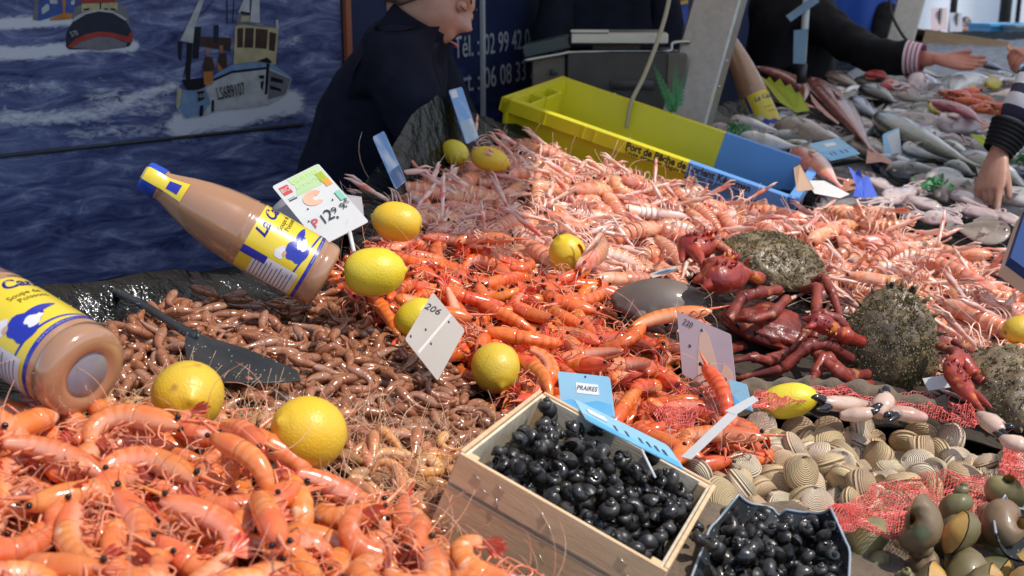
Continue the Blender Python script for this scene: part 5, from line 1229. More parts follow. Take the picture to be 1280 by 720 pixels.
# the outer side leans in by the taper, so the lettering lies on the lip above it
me_ = text_mesh('Port de Pêche de Lorient Kéroman', .024, m_print, .0004, .0009, 'LEFT', 0, 1.0); wd = max(v.co.x for v in me_.vertices); me_.transform(Matrix.Diagonal((.30/wd,1,1,1)))
link('lettering', me_, crt, Matrix(((1,0,0,kL*.44),(0,0,-1,-.0165),(0,1,0,-.0125),(0,0,0,1))))
me_ = text_mesh("Toute détention illégale fera l'objet de poursuites", .013, m_print, .0004, .0003, 'LEFT', 0, 1.0); wd = max(v.co.x for v in me_.vertices); me_.transform(Matrix.Diagonal((.28/wd,1,1,1)))
link('lettering', me_, crt, Matrix(((1,0,0,kL*.44),(0,0,-1,-.0165),(0,1,0,-.0265),(0,0,0,1))))
# ================================================================== slanted posts
m_bolt = mat('bolt_steel', (.5,.5,.48), rough=.3, metal=.9)
def post(name, label, foot, top, wx, wy, yaw, bolts, to=2.5):
    ax = (top-foot).normalized(); foot = foot - ax*((foot.z-.0)/ax.z); Ln = (to)/ax.z; M = frame(ax, Vector((math.sin(yaw),-math.cos(yaw),0)), foot); r = empty(name, label, 'post', None, M)
    b = MB(); b.box((Ln/2,0,0),(Ln,wx,wy),0,None,.006); o = obj('tube', b, m_alu, r); sharp(o)
    b = MB(); b.box((Ln+.004,0,0),(.008,wx*1.06,wy*1.06),0,None,.002); obj('end_cap', b, m_alu, r)
    b = MB(); b.box((.006,0,0),(.012,wx*1.7,wy*2.2),0,None,.002); obj('foot_plate', b, m_alu, r)
    for p, off in bolts:
        q = M.inverted() @ p; b = MB(); b.ball((q.x,off*wx*.5,wy*.5*(.3)),(.005,.004,.005),6,8); obj('bolt', b, m_bolt, r)
    return r
post('slanted_post', 'broad grey metal post slanting up beside the yellow crate', P(852,172,3.22), P(900,0,3.22), .135, .085, -.42, [(P(925,85,3.22),-1.0),(P(903,113,3.22),-1.0)], 2.46)
post('slanted_post', 'grey metal post farther back behind the outstretched arm', P(1124,55,5.2), P(1139,0,5.2), .12, .08, -.35, [], 2.5)
b = MB(); b.tube(smooth_path([P(1112,-30,5.1),P(1113,8,5.1),P(1117,24,5.08),P(1127,42,5.06),P(1136,54,5.04),P(1142,66,5.02)],8), .007, 8); tag(obj('power_cable', b, m_dk), 'black cable curving down beside the farther grey post', 'cable')
b = MB(); b.tube(smooth_path([P(842,-60,2.98),P(836,0,2.98),P(824,45,2.98),P(805,95,2.98),P(789,128,2.98),P(783,160,3.0)],8), .006, 8); tag(obj('cord', b, mat('cord_beige',(.38,.34,.24),rough=.5)), 'beige cord hanging in front of the weighing scale', 'cord')
# ================================================================== weighing scale
m_steel = mat('scale_steel', (.50,.50,.46), (.42,.42,.40), ns=30, rough=.32, metal=.85, stretch=(.3,1,1)); m_sc_dark = mat('scale_housing', (.03,.028,.026), (.05,.045,.04), ns=20, rough=.45); m_sc_teal = mat('scale_display', (.035,.06,.065), rough=.4); m_sc_brown = mat('scale_plate', (.10,.085,.065), (.14,.12,.09), ns=18, rough=.5)
ZS = 3.2; sc0 = P(755,132,ZS); SM = frame((1,-.06,0),(0,0,1),sc0); px_ = ZS/FPX
scl = empty('weighing_scale', 'steel market weighing scale with dark body behind the yellow crate', 'scale', None, SM)
def sbox(name, x0,y0,x1,y1, d, m, dy=0, bev=.004):
    b = MB(); b.box(((x0+x1)/2*px_-755*px_, dy+d/2, (132-(y0+y1)/2)*px_), ((x1-x0)*px_, d, (y1-y0)*px_), 0, None, bev); o = obj(name, b, m, scl); sharp(o); return o
tr = sbox('weighing_tray', 712,43,832,57, .30, m_steel); sbox('tray_lip', 712,39.5,759,43, .004, m_steel, 0, .001); sbox('tray_stand', 738,57,800,66,.18,m_sc_dark,.05)
body_ = sbox('housing', 708,66,846,150, .26, m_sc_dark, .02); 
pl = sbox('side_plate', 664,72,706,128, .24, m_sc_brown, .03); sbox('side_plate', 832,68,856,122,.24,m_sc_brown,.012)
b = MB(); b.tube(smooth_path([SM.inverted()@P(655,76,ZS-.01),SM.inverted()@P(700,68,ZS-.01),SM.inverted()@P(720,65,ZS-.01),SM.inverted()@P(800,64,ZS-.01),SM.inverted()@P(836,64,ZS-.01),SM.inverted()@P(841,54,ZS-.01),SM.inverted()@P(862,52,ZS-.01)],6), .005, 8); obj('frame_rod', b, m_steel, scl)
b = MB(); c_ = SM.inverted() @ P(683,59,ZS); b.box(c_+Vector((0,.10,0)), (.135,.22,.034), 0, Matrix.Rotation(-.22,3,'Y'), .004); dsp = obj('display_panel', b, m_sc_teal, scl); sharp(dsp)
for x,y in ((753,75),(752,92),(798,82),(776,96)):
    b = MB(); q = SM.inverted() @ P(x,y,ZS+.005); b.ball(q+Vector((0,.0,0)), (.006,.004,.006), 6, 8); obj('screw', b, m_bolt, scl)
b = MB(); q = SM.inverted() @ P(777,51,ZS); b.ball(q, (.006,.003,.006), 6, 8); obj('screw', b, m_sc_dark, scl)
for x,y,ww,hh in ((692,90,10,8),(828,84,10,10),(735,118,70,4),(790,106,54,12)):
    q = SM.inverted() @ P(x,y,ZS-.005); b = MB(); b.box(q,(ww*px_,.006,hh*px_),0,None,.001); obj('inset', b, m_sc_dark if hh != 4 else m_steel, scl)
b = MB(); b.box(P(790,150,3.2)+Vector((0,.36,-.31)), (.62,.5,.60), 0, None, .01); tag(obj('scale_table', b, m_sc_brown, smooth=False), 'low brown stand carrying the weighing scale', 'table')
pf = empty('plastic_fern', 'green plastic parsley sprig beside the slanted post', 'decoration', loc=P(845,140,3.0)); m_fern = mat('fern_green', (.015,.14,.04), (.03,.22,.06), ns=40, rough=.4)
for k, (ex,ey) in enumerate(((818,84),(826,112),(830,130),(845,80),(856,96),(822,98))):
    b = MB(); a = P(845,140,3.0); e_ = P(ex,ey,2.98+.02*(k%3)); d = e_-a; sd = d.cross(Vector((0,1,0))).normalized()
    for i in range(9):
        f = .15+.85*i/8; q = a+d*f-a
        for s in (-1,1): b.add([q, q+sd*s*.016*(1.1-f)+d*.10, q+sd*s*.006+d*.16, q+d*.05], [(0,1,2,3)])
    b.tube([(0,0,0), d*.5, d], [.002,.0015,.0005], 5); obj('frond', b, m_fern, pf, smooth=False, fix=False)
pst = MB(); pst.poly([P(822,-30,4.4),P(860,-30,4.4),P(860,40,4.4),P(822,40,4.4)], .004, (0,1,0)); po = obj('wall_poster', pst, mat('poster_blue',(.03,.09,.42),rough=.5), smooth=False); tag(po, 'small blue and pink poster on the wall behind the scale', 'poster')
pst = MB(); pst.poly([P(822,-30,4.39),P(860,-30,4.39),P(860,0,4.39),P(822,8,4.39)], .002, (0,-1,0)); obj('printed_pink', pst, mat('poster_pink',(.45,.05,.16),rough=.5), po, smooth=False); pst = MB(); pst.poly([P(822,8,4.388),P(860,0,4.388),P(860,4,4.388),P(822,12,4.388)], .002, (0,-1,0)); obj('printed_stripe', pst, mat('poster_yellow',(.6,.5,.08),rough=.5), po, smooth=False)
# crinkled black plastic flap at the back of the langoustines
b = MB(); rows=[]
TA = [(425,268,1.80),(452,232,1.90),(486,192,2.02),(516,140,2.14),(545,122,2.26),(572,132,2.40),(612,148,2.56),(650,158,2.72)]; BA = [(440,318,1.66),(470,296,1.76),(492,262,1.90),(512,240,2.02),(560,208,2.24),(585,190,2.36),(625,176,2.50),(668,172,2.64)]
for i in range(16):
    f = i/15; row=[]
    for j in range(60):
        g_ = j/59*7; k = min(int(g_),6); t = g_-k; q = [(TA[k][c]*(1-t)+TA[k+1][c]*t)*(1-f) + (BA[k][c]*(1-t)+BA[k+1][c]*t)*f for c in range(3)]; p = P(*q)
        p += Vector((0,1,.3))*.018*noise.noise(p*16) + Vector((0,1,0))*.008*noise.noise(p*45); row.append(p)
    rows.append(row)
b.rings(rows, close=False); b.rings([[v+Vector((0,.003,0)) for v in r] for r in rows], close=False); tag(obj('plastic_flap', b, m_plastic, fix=False), 'crinkled black plastic flap standing up behind the back lemons', 'plastic sheet')
# ================================================================== fish
def fmat(n, back, belly, r=.18, lo=.30, hi=.62, metal=.25, spots=None, rv=.08): return mat('fish_'+n, back, tuple(min(1,c*1.5+.01) for c in back), ns=45, rough=r, metal=metal, coat=.5, side=(hi,lo,belly), bump=(150,.35), rv=rv, spots=spots)
FM = dict(bass=fmat('bass',(.10,.105,.075),(.66,.64,.60)), dark=fmat('dark',(.022,.024,.020),(.30,.30,.28)), silver=fmat('silver',(.26,.27,.27),(.78,.76,.73)), red=fmat('red',(.26,.075,.045),(.62,.44,.36),metal=.05,spots=(22,.64,(.16,.05,.03))), mullet=fmat('mullet',(.60,.17,.12),(.74,.46,.40),metal=.05,spots=(40,.6,(.66,.36,.12))),
  brown=fmat('brown',(.17,.125,.095),(.40,.33,.28),metal=.1,spots=(20,.66,(.06,.045,.04))), squid=mat('fish_squid',(.56,.44,.42),(.42,.30,.30),ns=30,rough=.16,coat=.8,bump=(60,.3),spots=(45,.62,(.30,.18,.18))), blue=fmat('blue',(.02,.03,.06),(.42,.44,.48)), purple=fmat('purple',(.30,.05,.07),(.5,.2,.2),metal=0), pale=fmat('pale',(.62,.42,.34),(.72,.58,.50),metal=0), rose=fmat('rose',(.45,.05,.05),(.6,.3,.25),metal=0))
m_fin = mat('fish_fin', (.16,.14,.12), (.30,.26,.22), ns=60, rough=.4, stretch=(1,8,1)); m_finr = mat('fish_fin_red', (.42,.12,.07), (.55,.25,.15), ns=60, rough=.4); m_iris = mat('fish_iris', (.50,.47,.38), rough=.15, metal=.4, coat=.6); m_mouth = mat('fish_mouth', (.55,.14,.12), (.62,.30,.28), ns=60, rough=.3)
def fish(head, tail, hgt, kind, label, group=None, dz=.022, flip=1, fat=.5, red=False, fins=True):
    """a fish lying on its side from head to tail on the slab"""
    a = S(*head, dz); c = S(*tail, dz*.8); d = a-c; Ln = d.length; nr = normal_at((a.x+c.x)/2,(a.y+c.y)/2); ln = rnd.gauss(0,.12); nr = (nr*.75-CF*.75+Vector((ln,rnd.gauss(0,.1),0))).normalized()
    M = frame(d, nr, c); r = empty('fish', label, 'fish', group, M); H = 1.4*hgt*((a+c)/2-CAMP).dot(CF)/FPX/2; m = FM[kind]
    xs = [0,.06,.14,.25,.4,.55,.68,.78,.86,.93,.975,1.0]; hs = [.20,.16,.22,.45,.75,.95,1.0,.96,.86,.64,.40,.16]; b = MB(); rg=[]
    bend = rnd.gauss(0,.05); sq = kind == 'squid'
    if sq: hs = [.06,.16,.30,.52,.78,.92,.98,.95,.86,.60,.52,.46]
    for x in np.linspace(0,1,30):
        h = float(np.interp(x,xs,hs))*H; t = h*fat*(1 if x > .2 else .75)+H*.02; yy = bend*Ln*math.sin(x*PI)
        lm = (lambda q: 1+.22*noise.noise(Vector((x*4+a.x*31,math.cos(q)*1.4,math.sin(q)*1.4+a.y*17)))) if sq else (lambda q: 1)
        rg.append([(x*Ln*.88+Ln*.12, yy+flip*h*math.cos(q)*lm(q)*(1.0 if math.cos(q)>0 else .92), t*math.sin(q)*lm(q)) for q in np.linspace(0,2*PI,21)[:-1]])
    b.rings(rg, 0, None, [.5+.5*math.cos(q) for q in np.linspace(0,2*PI,21)[:-1]]); obj('body', b, m, r)
    fm = m_finr if red else m_fin
    if sq:
        for k_ in range(6):
            b = MB(); y_ = (k_-2.5)*H*.26; b.tube(smooth_path([(Ln*.97,y_*.7,0),(Ln*1.12,y_+rnd.gauss(0,H*.15),H*.1),(Ln*1.26,y_*1.4+rnd.gauss(0,H*.3),-H*.05),(Ln*1.36,y_*1.2+rnd.gauss(0,H*.5),-H*.1)],4), lerp_list([H*.15,H*.12,H*.03],13), 6); obj('arm', b, m, r)
        for s_ in (-1,1):
            b = MB(); rg = [[(Ln*(.13+.30*v), s_*(float(np.interp(.02+.34*v,xs,hs))*H*.9+f*H*.55*math.sin(PI*v)), .001*f) for v in np.linspace(0,1,9)] for f in (0,.5,1)]; b.rings(rg, close=False); b.rings([[(p[0],p[1],p[2]-.003) for p in q] for q in rg], close=False); obj('mantle_fin', b, m, r, fix=False)
    if fins:
        b = MB(); rg=[]
        for i in range(7):
            f = i/6; w_ = H*(.2+.75*f); row=[(Ln*(.14-.14*f*(.75+.25*abs(v))), w_*v, .0012*s) for v in np.linspace(-1,1,9) for s in (1,)]; rg.append(row)
        b.rings(rg, close=False); b.rings([[(p[0],p[1],p[2]-.0024) for p in q] for q in rg], close=False); obj('tail_fin', b, fm, r, fix=False)
        b = MB(); top = [(Ln*(.12+.88*x), flip*float(np.interp(x,xs,hs))*H*.96, 0) for x in np.linspace(.32,.72,9)]; tip = [(p[0]-.02*Ln, p[1]+flip*H*.42*math.sin(PI*(.12+.8*i/8))*(1-.15*(i%2)), 0) for i,p in enumerate(top)]
        b.rings([top,tip], close=False); b.rings([[(p[0],p[1],-.0015) for p in top],[(p[0],p[1],-.0015) for p in tip]], close=False); obj('dorsal_fin', b, fm, r, fix=False)
        z = H*fat*.92; b = MB(); q0 = Vector((Ln*.75,-flip*H*.25,z*1.0)); rg = [[q0+Vector((-Ln*.13*f, -flip*H*(.05+.40*v)*f*.6, .004+.006*f)) for v in np.linspace(-1,1,7)] for f in np.linspace(.1,1,5)]; b.rings(rg, close=False); obj('pectoral_fin', b, fm, r, fix=False)
    ex = Ln*(.12+.88*.90); z = float(np.interp(.90,xs,hs))*H*fat; ev = Vector((ex, flip*H*.22, z*.80)); b = MB(); b.ball(ev, (H*.15,H*.15,H*.09), 6, 12); iris = obj('eye', b, m_iris, r); b = MB(); b.ball(ev+Vector((0,0,H*.055)), (H*.085,H*.085,H*.055), 6, 10); obj('pupil', b, m_eye, iris)
    b = MB(); b.tube(smooth_path([(Ln*.995,flip*H*.05,z*.25),(Ln*.965,-flip*H*.10,z*.55),(Ln*.93,-flip*H*.16,z*.75)],4), [H*.045]*9, 6); obj('mouth', b, m_mouth, r)
    b = MB(); gx_ = Ln*(.12+.88*.78); b.tube(smooth_path([(gx_,flip*H*.55,H*fat*.72),(gx_-Ln*.02,flip*H*.1,H*fat*1.0),(gx_+Ln*.015,-flip*H*.45,H*fat*.80)],4), [H*.03]*9, 5); obj('gill_edge', b, m_mouth if kind in ('silver','bass','mullet') else m_fin, r)
    return r
# wet grey bed of crushed ice under the fish
m_ice = mat('crushed_ice', (.14,.13,.13), (.34,.33,.33), ns=35, rough=.45, bump=(90,1.0,4)); b = MB(); rows=[]
for i in range(60):
    f = i/59; y = 2.62+3.6*f; row=[]
    for j in range(50):
        x0 = max(left_x(y)+.12, .42+.12*(y-2.62)); x1 = right_x(y)-.03; x = x0+(x1-x0)*j/49; q_ = kM.inverted() @ Vector((x,y,float(Htop(x,y)))); row.append((x,y,float(Htop(x,y))-.028+.012*noise.noise(Vector((x*22,y*22,2)))-.16*(-.04 < q_.x < kL+.02 and -.04 < q_.y < kW+.02)-.05*(1 if j in (0,49) or i in (0,59) else 0)))
    rows.append(row)
b.rings(rows, close=False); tag(obj('ice_bed', b, m_ice), 'wet crushed ice under the fish', None, None, 'stuff')
big = [((1014,98),(1106,208),30,'red','long brown red fish with pale belly lying across the slab',.05,1,True),((1098,143),(1250,222),38,'bass','large sea bass with olive back and silver side',.055,1,False),((1095,158),(1228,212),26,'dark','dark slim fish under the large sea bass',.035,1,False),
 ((992,186),(1060,242),26,'mullet','pink red mullet beside the blue crate end',.04,1,True),((1000,186),(1068,232),22,'mullet','second pink mullet under the pale blue card',.035,1,True),((972,155),(1062,178),40,'brown','round brownish fish with big eye and a dark spot',.03,1,False),
 ((912,148),(992,168),22,'silver','upper shiny silver fish next to the post',.03,1,False),((922,172),(1012,186),26,'silver','lower shiny silver fish above the blue crate rim',.03,1,False),((1108,214),(1196,216),28,'dark','dark grey fish in front of the white and blue card',.03,1,False),
 ((1131,180),(1196,204),26,'silver','silver fish with red gills under the dark slim fish',.04,-1,False),((1156,220),(1226,236),26,'silver','silver fish with red gills beside the pointing hand',.03,-1,False),((1182,206),(1226,222),26,'dark','dark fish head behind the pointing hand',.04,1,False),
 ((1204,192),(1300,246),34,'bass','dark backed fish with open mouth behind the pointing hand',.04,1,False),((1252,240),(1330,262),26,'silver','silver fish with red mouth cut by the picture edge',.03,-1,False),((1038,92),(1084,114),22,'brown','small grey bream under the vendor sleeve',.04,1,False),
 ((1080,108),(1128,132),24,'dark','dark green fish behind the brown red fish',.045,1,False),((1068,122),(1110,156),22,'blue','dark blue mackerel beside the brown red fish',.04,1,False),((1082,92),(1112,100),14,'rose','small red fish under the black sleeve',.04,1,True),((1104,104),(1132,114),18,'rose','red fish next to the pale cuttlefish',.04,1,True),
 ((945,84),(1012,136),20,'red','slim red brown fish behind the acid yellow sign',.06,1,True),((1158,126),(1240,160),18,'purple','purple red fish pieces behind the sea bass',.04,1,True),((1140,112),(1182,104),24,'squid','pale cuttlefish near the striped cuff',.03,1,False),((1150,122),(1110,118),16,'brown','grey brown fish in front of the pale cuttlefish',.03,1,False),
 ((1236,100),(1182,126),26,'silver','grey and white fish wedge before the far lemons',.03,1,False),((1290,118),(1230,118),14,'pale','pale pink fillet at the far picture edge',.03,1,False),((1284,104),(1250,96),12,'pale','cream fillet behind the pale pink fillet',.03,1,False),
 ((958,108),(1004,142),22,'brown','brown fish with yellow belly under the acid yellow sign',.02,1,False)]
for hd, tl, hg, k, lab, dz, fl, rd in big: fish(hd, tl, hg, k, lab, None, dz, fl, .5 if k != 'squid' else .7, rd, k not in ('pale','squid'))
for (hd,tl,hg) in (((1086,222),(1140,250),26),((1108,252),(1160,232),30),((1172,262),(1120,240),32),((1190,240),(1240,262),28),((1205,262),(1262,276),28),((1150,270),(1212,282),24),((1250,268),(1290,285),26)): fish(hd, tl, hg*.8, 'squid', 'pale pinkish squid glistening in front of the fish', 'pale squids in front of the fish', .018, 1, .42, False, False)
fish((1262,294),(1180,282),34,'brown','flat olive brown skate under the pointing finger',None,.012,1,.16,False,True)
for k in range(84):
    while True:
        px, py = rnd.uniform(925,1290), rnd.uniform(72,255)
        q_ = kM.inverted() @ S(px,py); ok_ = not (-.08 < q_.x < kL+.05 and -.05 < q_.y < kW+.05)
        if ok_ and py > 100-(px-1100)*.12 and (px > 1000 or py > 135) and py < 225+(px-1080)*.12: break
    an = rnd.uniform(-.5,.9); l_ = rnd.uniform(48,92)*(.5+py/330); fish((px-l_/2*math.cos(an),py-l_*.22*math.sin(an)),(px+l_/2*math.cos(an),py+l_*.22*math.sin(an)), l_*.29, rnd.choice(['silver','dark','bass','brown','silver','blue','squid']), 'small fish packed between the larger fish on the ice', 'small fish packed on the ice', .012, rnd.choice((-1,1)), .5, False, True)
# orange prawns in a row at the far end, lemon wedges
for k in range(16):
    t = k/15; p = S(1188+75*t+rnd.uniform(-6,6), 120+20*t+rnd.uniform(-4,4), .035); o = clone(ORNG[k%6][0], Matrix.Translation(p) @ Matrix.Rotation(rnd.uniform(0,6.28),4,'Z') @ Matrix.Rotation(rnd.choice((0,1.5)),4,'X') @ Matrix.Scale(1.3,4), 'orange prawn in the row behind the sea bass', 'orange prawns in the far row')
for px,py,lab in ((1208,107,'lemon half behind the grey and white fish wedge'),(1242,103,'lemon half near the cream fillet'),(1172,133,'lemon half beside the purple fish pieces')):
    c = S(px,py,.035); r = empty('lemon_half', lab, 'lemon', None, frame((0,-.6,.8),(0,1,0),c)); b = MB(); rg = [[(-.03*math.cos(q), .028*math.sin(q)*math.cos(a), .028*math.sin(q)*math.sin(a)) for a in np.linspace(0,2*PI,17)[:-1]] for q in np.linspace(.15,PI/2,8)]; b.rings(rg); obj('peel', b, m_lemon, r); b = MB(); b.tube([(.0004,0,0),(.0012,0,0)], [.0262,.0258], 16); obj('cut_face', b, mat('lemon_flesh',(.72,.62,.20),(.62,.50,.10),ns=60,rough=.3), r)
for k,(px,py) in enumerate(((912,178),(918,165),(906,186),(1165,235),(1285,205))):
    b = MB(); c = S(px,py,.03)
    for i in range(26):
        q = Vector((rnd.gauss(0,.018),rnd.gauss(0,.018),rnd.uniform(0,.02))); d = Vector((rnd.gauss(0,1),rnd.gauss(0,1),rnd.uniform(0,1))).normalized()*.014; s_ = d.orthogonal()*.6; b.add([q,q+d*.6+s_,q+d*1.2,q+d*.6-s_],[(0,1,2,3)])
    b.tube([(0,0,-.01),(0,0,.012)],[.003,.002],5); tag(obj('parsley_sprig', b, m_fern, None, Matrix.Translation(c), smooth=False, fix=False), 'green parsley sprig tucked between the fish', 'parsley', 'parsley sprigs among the fish')
# upright blue plated stand near the vendor
ps = empty('price_stand', 'white pole stand with pale blue plates before the black jacket', 'stand', loc=P(999,106,3.75)); o_ = P(999,106,3.75); m_plate = mat('plate_blue', (.12,.21,.30), (.16,.26,.35), ns=10, rough=.4); m_polew = mat('pole_white', (.55,.57,.55), rough=.35)
b = MB(); b.tube([P(1001,104,3.75)-o_, P(1003,80,3.75)-o_], .016, 12); obj('pole_base', b, m_dk, ps); b = MB(); b.tube([P(1003,80,3.75)-o_, P(1010,-30,3.75)-o_], .012, 12); obj('pole', b, m_polew, ps)
for q in (((992,38),(1010,36),(1005,80),(991,79)),((982,20),(988,27),(1024,2),(1018,-6))):
    b = MB(); b.poly([P(x,y,3.73)-o_ for x,y in q], .006, (0,-1,0)); obj('plate', b, m_plate, ps, smooth=False)
# ================================================================== far end of the stall
m_card = mat('cardboard', (.42,.30,.18), (.36,.25,.15), ns=12, rough=.8, stretch=(1,1,10))
cb0 = P(1203,74,5.9); CM = frame((.88,-.42,-.14),(.25,.2,.9),cb0); cbx = empty('cardboard_box', 'open brown cardboard box lying tilted behind the outstretched hands', 'box', None, CM)
for nm, c, d in (('box_bottom',(0,0,0),(.40,.26,.006)),('side_flap',(0,-.13,.045),(.40,.006,.09)),('side_flap',(0,.13,.045),(.40,.006,.09)),('end_flap',(-.2,0,.045),(.006,.26,.09)),('end_flap',(.2,0,.045),(.006,.26,.09)),('lid_flap',(-.26,0,.085),(.13,.26,.005)),('lid_flap',(0,.20,.10),(.40,.14,.005))):
    b = MB(); b.box(c,d); obj(nm, b, m_card, cbx, smooth=False)
m_bcr = mat('crate_sky_blue', (.06,.36,.66), (.05,.30,.58), ns=8, rough=.45); m_gcr = mat('crate_grey_blue', (.16,.22,.29), rough=.5)
def tray(label, c, L_, W_, H_, m, yaw):
    r = empty('plastic_crate', label, 'crate', None, Matrix.Translation(c) @ Matrix.Rotation(yaw,4,'Z'))
    for nm, cc, d in (('crate_floor',(0,0,.004),(L_,W_,.008)),('crate_side',(0,-W_/2,H_/2),(L_,.01,H_)),('crate_side',(0,W_/2,H_/2),(L_,.01,H_)),('crate_end',(-L_/2,0,H_/2),(.01,W_,H_)),('crate_end',(L_/2,0,H_/2),(.01,W_,H_)),('rim',(0,-W_/2-.008,H_),(L_+.04,.02,.02)),('rim',(0,W_/2+.008,H_),(L_+.04,.02,.02)),('rim',(-L_/2-.008,0,H_),(.02,W_,.021)),('rim',(L_/2+.008,0,H_),(.02,W_,.021))):
        b = MB(); b.box(cc,d,0,None,.002); obj(nm, b, m, r, smooth=False)
tray('bright blue plastic crate stacked on a paler one at the far end', P(1252,50,7.6), .32, .3, .10, m_bcr, .1); tray('paler blue crate at the bottom of the far stack', P(1252,64,7.58), .34, .32, .065, mat('crate_pale_blue',(.16,.42,.66),rough=.45), .1); tray('grey blue crate behind the hand with the coin', P(1288,50,7.4), .34, .3, .09, m_gcr, .05)
ft = empty('far_table', 'dark folding table with white cloth far behind the cardboard box', 'table', loc=(0,0,0)); c = P(1222,44,9.5); b = MB(); b.box(c,(.55,.4,.03),0,None,.004); obj('table_top', b, mat('table_cloth',(.6,.64,.7),rough=.7), ft); b = MB(); b.box(c+Vector((0,-.15,-.12)),(.5,.02,.2)); obj('front_panel', b, m_dk, ft, smooth=False)
for sx in (-1,1):
    for sy in (-1,1): b = MB(); q = c+Vector((sx*.24,sy*.16,-.02)); b.tube([q,(q.x,q.y,0)],.014,7); obj('leg', b, m_dk, ft)
for x0,y0,x1,y1,Z,mm,lab in ((1164,10,1184,38,8.6,plain('far_pink',(.58,.46,.48)),'pinkish paper sheet hanging far behind the cardboard box'),(1187,16,1203,40,9.0,plain('far_grey',(.44,.46,.52)),'grey blue sheet hanging beside the distant sitting figure')):
    r = empty('paper_sheet', lab, 'paper', loc=(0,0,0)); b = MB(); b.poly([P(x0,y1,Z),P(x1,y1,Z),P(x1,y0,Z),P(x0,y0,Z)],.004,(0,1,0)); obj('sheet', b, mm, r, smooth=False); b = MB(); q = P((x0+x1)/2,y1,Z+.02); b.tube([(q.x,q.y,0),(q.x,q.y,P(x0,y0,Z).z)],.012,6); obj('stand_pole', b, m_dk, r)
# boxed item held at the picture edge
bq = [P(1263,322,1.78),P(1284,258,1.90),P(1345,290,1.86),P(1325,368,1.74)]; bnn = (bq[1]-bq[0]).cross(bq[3]-bq[0]).normalized(); bnn = bnn if bnn.z > 0 else -bnn
bi = empty('navy_box', 'navy blue box with cream edge at the picture edge beside the langoustines', 'box', None, Matrix.Translation(bq[0])); b = MB(); b.poly([v-bq[0] for v in bq], -.016, bnn); obj('lid', b, mat('navy_gloss',(.02,.05,.16),rough=.55,spec=.15), bi, smooth=False); b = MB(); b.poly([v-bq[0]-bnn*.0165 for v in bq], -.022, bnn); obj('cream_edge', b, plain('cream_edge',(.52,.44,.32)), bi, smooth=False)
# ================================================================== people
m_skin = mat('skin', (.50,.28,.20), (.44,.22,.15), ns=30, rough=.45, sss=.15, bump=(300,.12)); m_skin2 = mat('skin_ruddy', (.60,.24,.16), (.52,.19,.13), ns=30, rough=.42, sss=.15, bump=(300,.12))
m_jack = mat('navy_fleece', (.010,.012,.022), (.014,.016,.028), ns=30, rough=.9, spec=.1, bump=(90,.5)); m_jack2 = mat('black_jacket', (.008,.008,.010), (.012,.012,.015), ns=20, rough=.75, spec=.15, bump=(40,.6)); m_trou = mat('dark_trousers', (.02,.022,.03), rough=.85); m_hair = mat('brown_hair', (.05,.028,.016), (.09,.05,.03), ns=60, rough=.5, stretch=(1,1,.1)); m_apr = mat('blue_apron', (.015,.09,.50), (.012,.07,.42), ns=8, rough=.6, bump=(14,.6))
def stripe_mat(n, c1, c2, per, ax):
    m = mat(n, c1, rough=.8, bump=(200,.3)); nt = m.node_tree; N = nt.nodes; L = nt.links; at = N.new('ShaderNodeAttribute'); at.attribute_name = 't'
    w = N.new('ShaderNodeMath'); w.operation = 'MULTIPLY'; w.inputs[1].default_value = per; L.new(at.outputs['Fac'], w.inputs[0]); f = N.new('ShaderNodeMath'); f.operation = 'FRACT'; L.new(w.outputs[0], f.inputs[0])
    r = N.new('ShaderNodeValToRGB'); r.color_ramp.interpolation = 'CONSTANT'; r.color_ramp.elements[0].color = col4(c1); r.color_ramp.elements[1].position = ax; r.color_ramp.elements[1].color = col4(c2); L.new(f.outputs[0], r.inputs[0]); L.new(r.outputs[0], N['Principled BSDF'].inputs['Base Color']); return m
def head_mesh(c, f, u, sz=1.0):
    f = Vector(f).normalized(); u = Vector(u); u = (u-f*u.dot(f)).normalized(); s = f.cross(u); b = MB(); rg=[]
    G = lambda x, m, w: math.exp(-((x-m)/w)**2)
    for i in range(1,40):
        e = -PI/2 + PI*i/40; row=[]
        for j in range(48):
            a = -PI+2*PI*j/48; y = math.sin(e); ce = math.cos(e); jaw = 1-.20*max(0,-y)**1.2
            dx, dz = .098*ce*math.cos(a), .075*ce*jaw*math.sin(a)
            dx += (.010*(1-abs(math.sin(a)))*max(0,-y)) if math.cos(a) > 0 else -.010*ce
            k = 0
            if math.cos(a) > 0:
                k += .026*G(a,0,.17)*(G(y,-.27,.11) + .50*G(y,-.10,.16)) + .008*G(a,0,.42)*G(y,-.56,.06) + .008*G(a,0,.40)*G(y,-.67,.06) - .004*G(a,0,.5)*G(y,-.615,.03) + .017*G(a,0,.40)*G(y,-.90,.13)
                k += -.012*(G(a,.40,.20)+G(a,-.40,.20))*G(y,.0,.11) + .006*G(a,0,.6)*G(y,.17,.09) + .006*(G(a,.6,.25)+G(a,-.6,.25))*G(y,-.3,.16)
            k += .012*(G(a,1.62,.12)+G(a,-1.62,.12))*G(y,-.12,.2)
            q = Vector(c) + (f*(dx+k*math.cos(a)) + s*(dz+k*math.sin(a)) + u*(y*.118))*sz; row.append(q)
        rg.append(row)
    b.rings(rg); return recalc(b.mesh('head', m_skin)), f, u, s
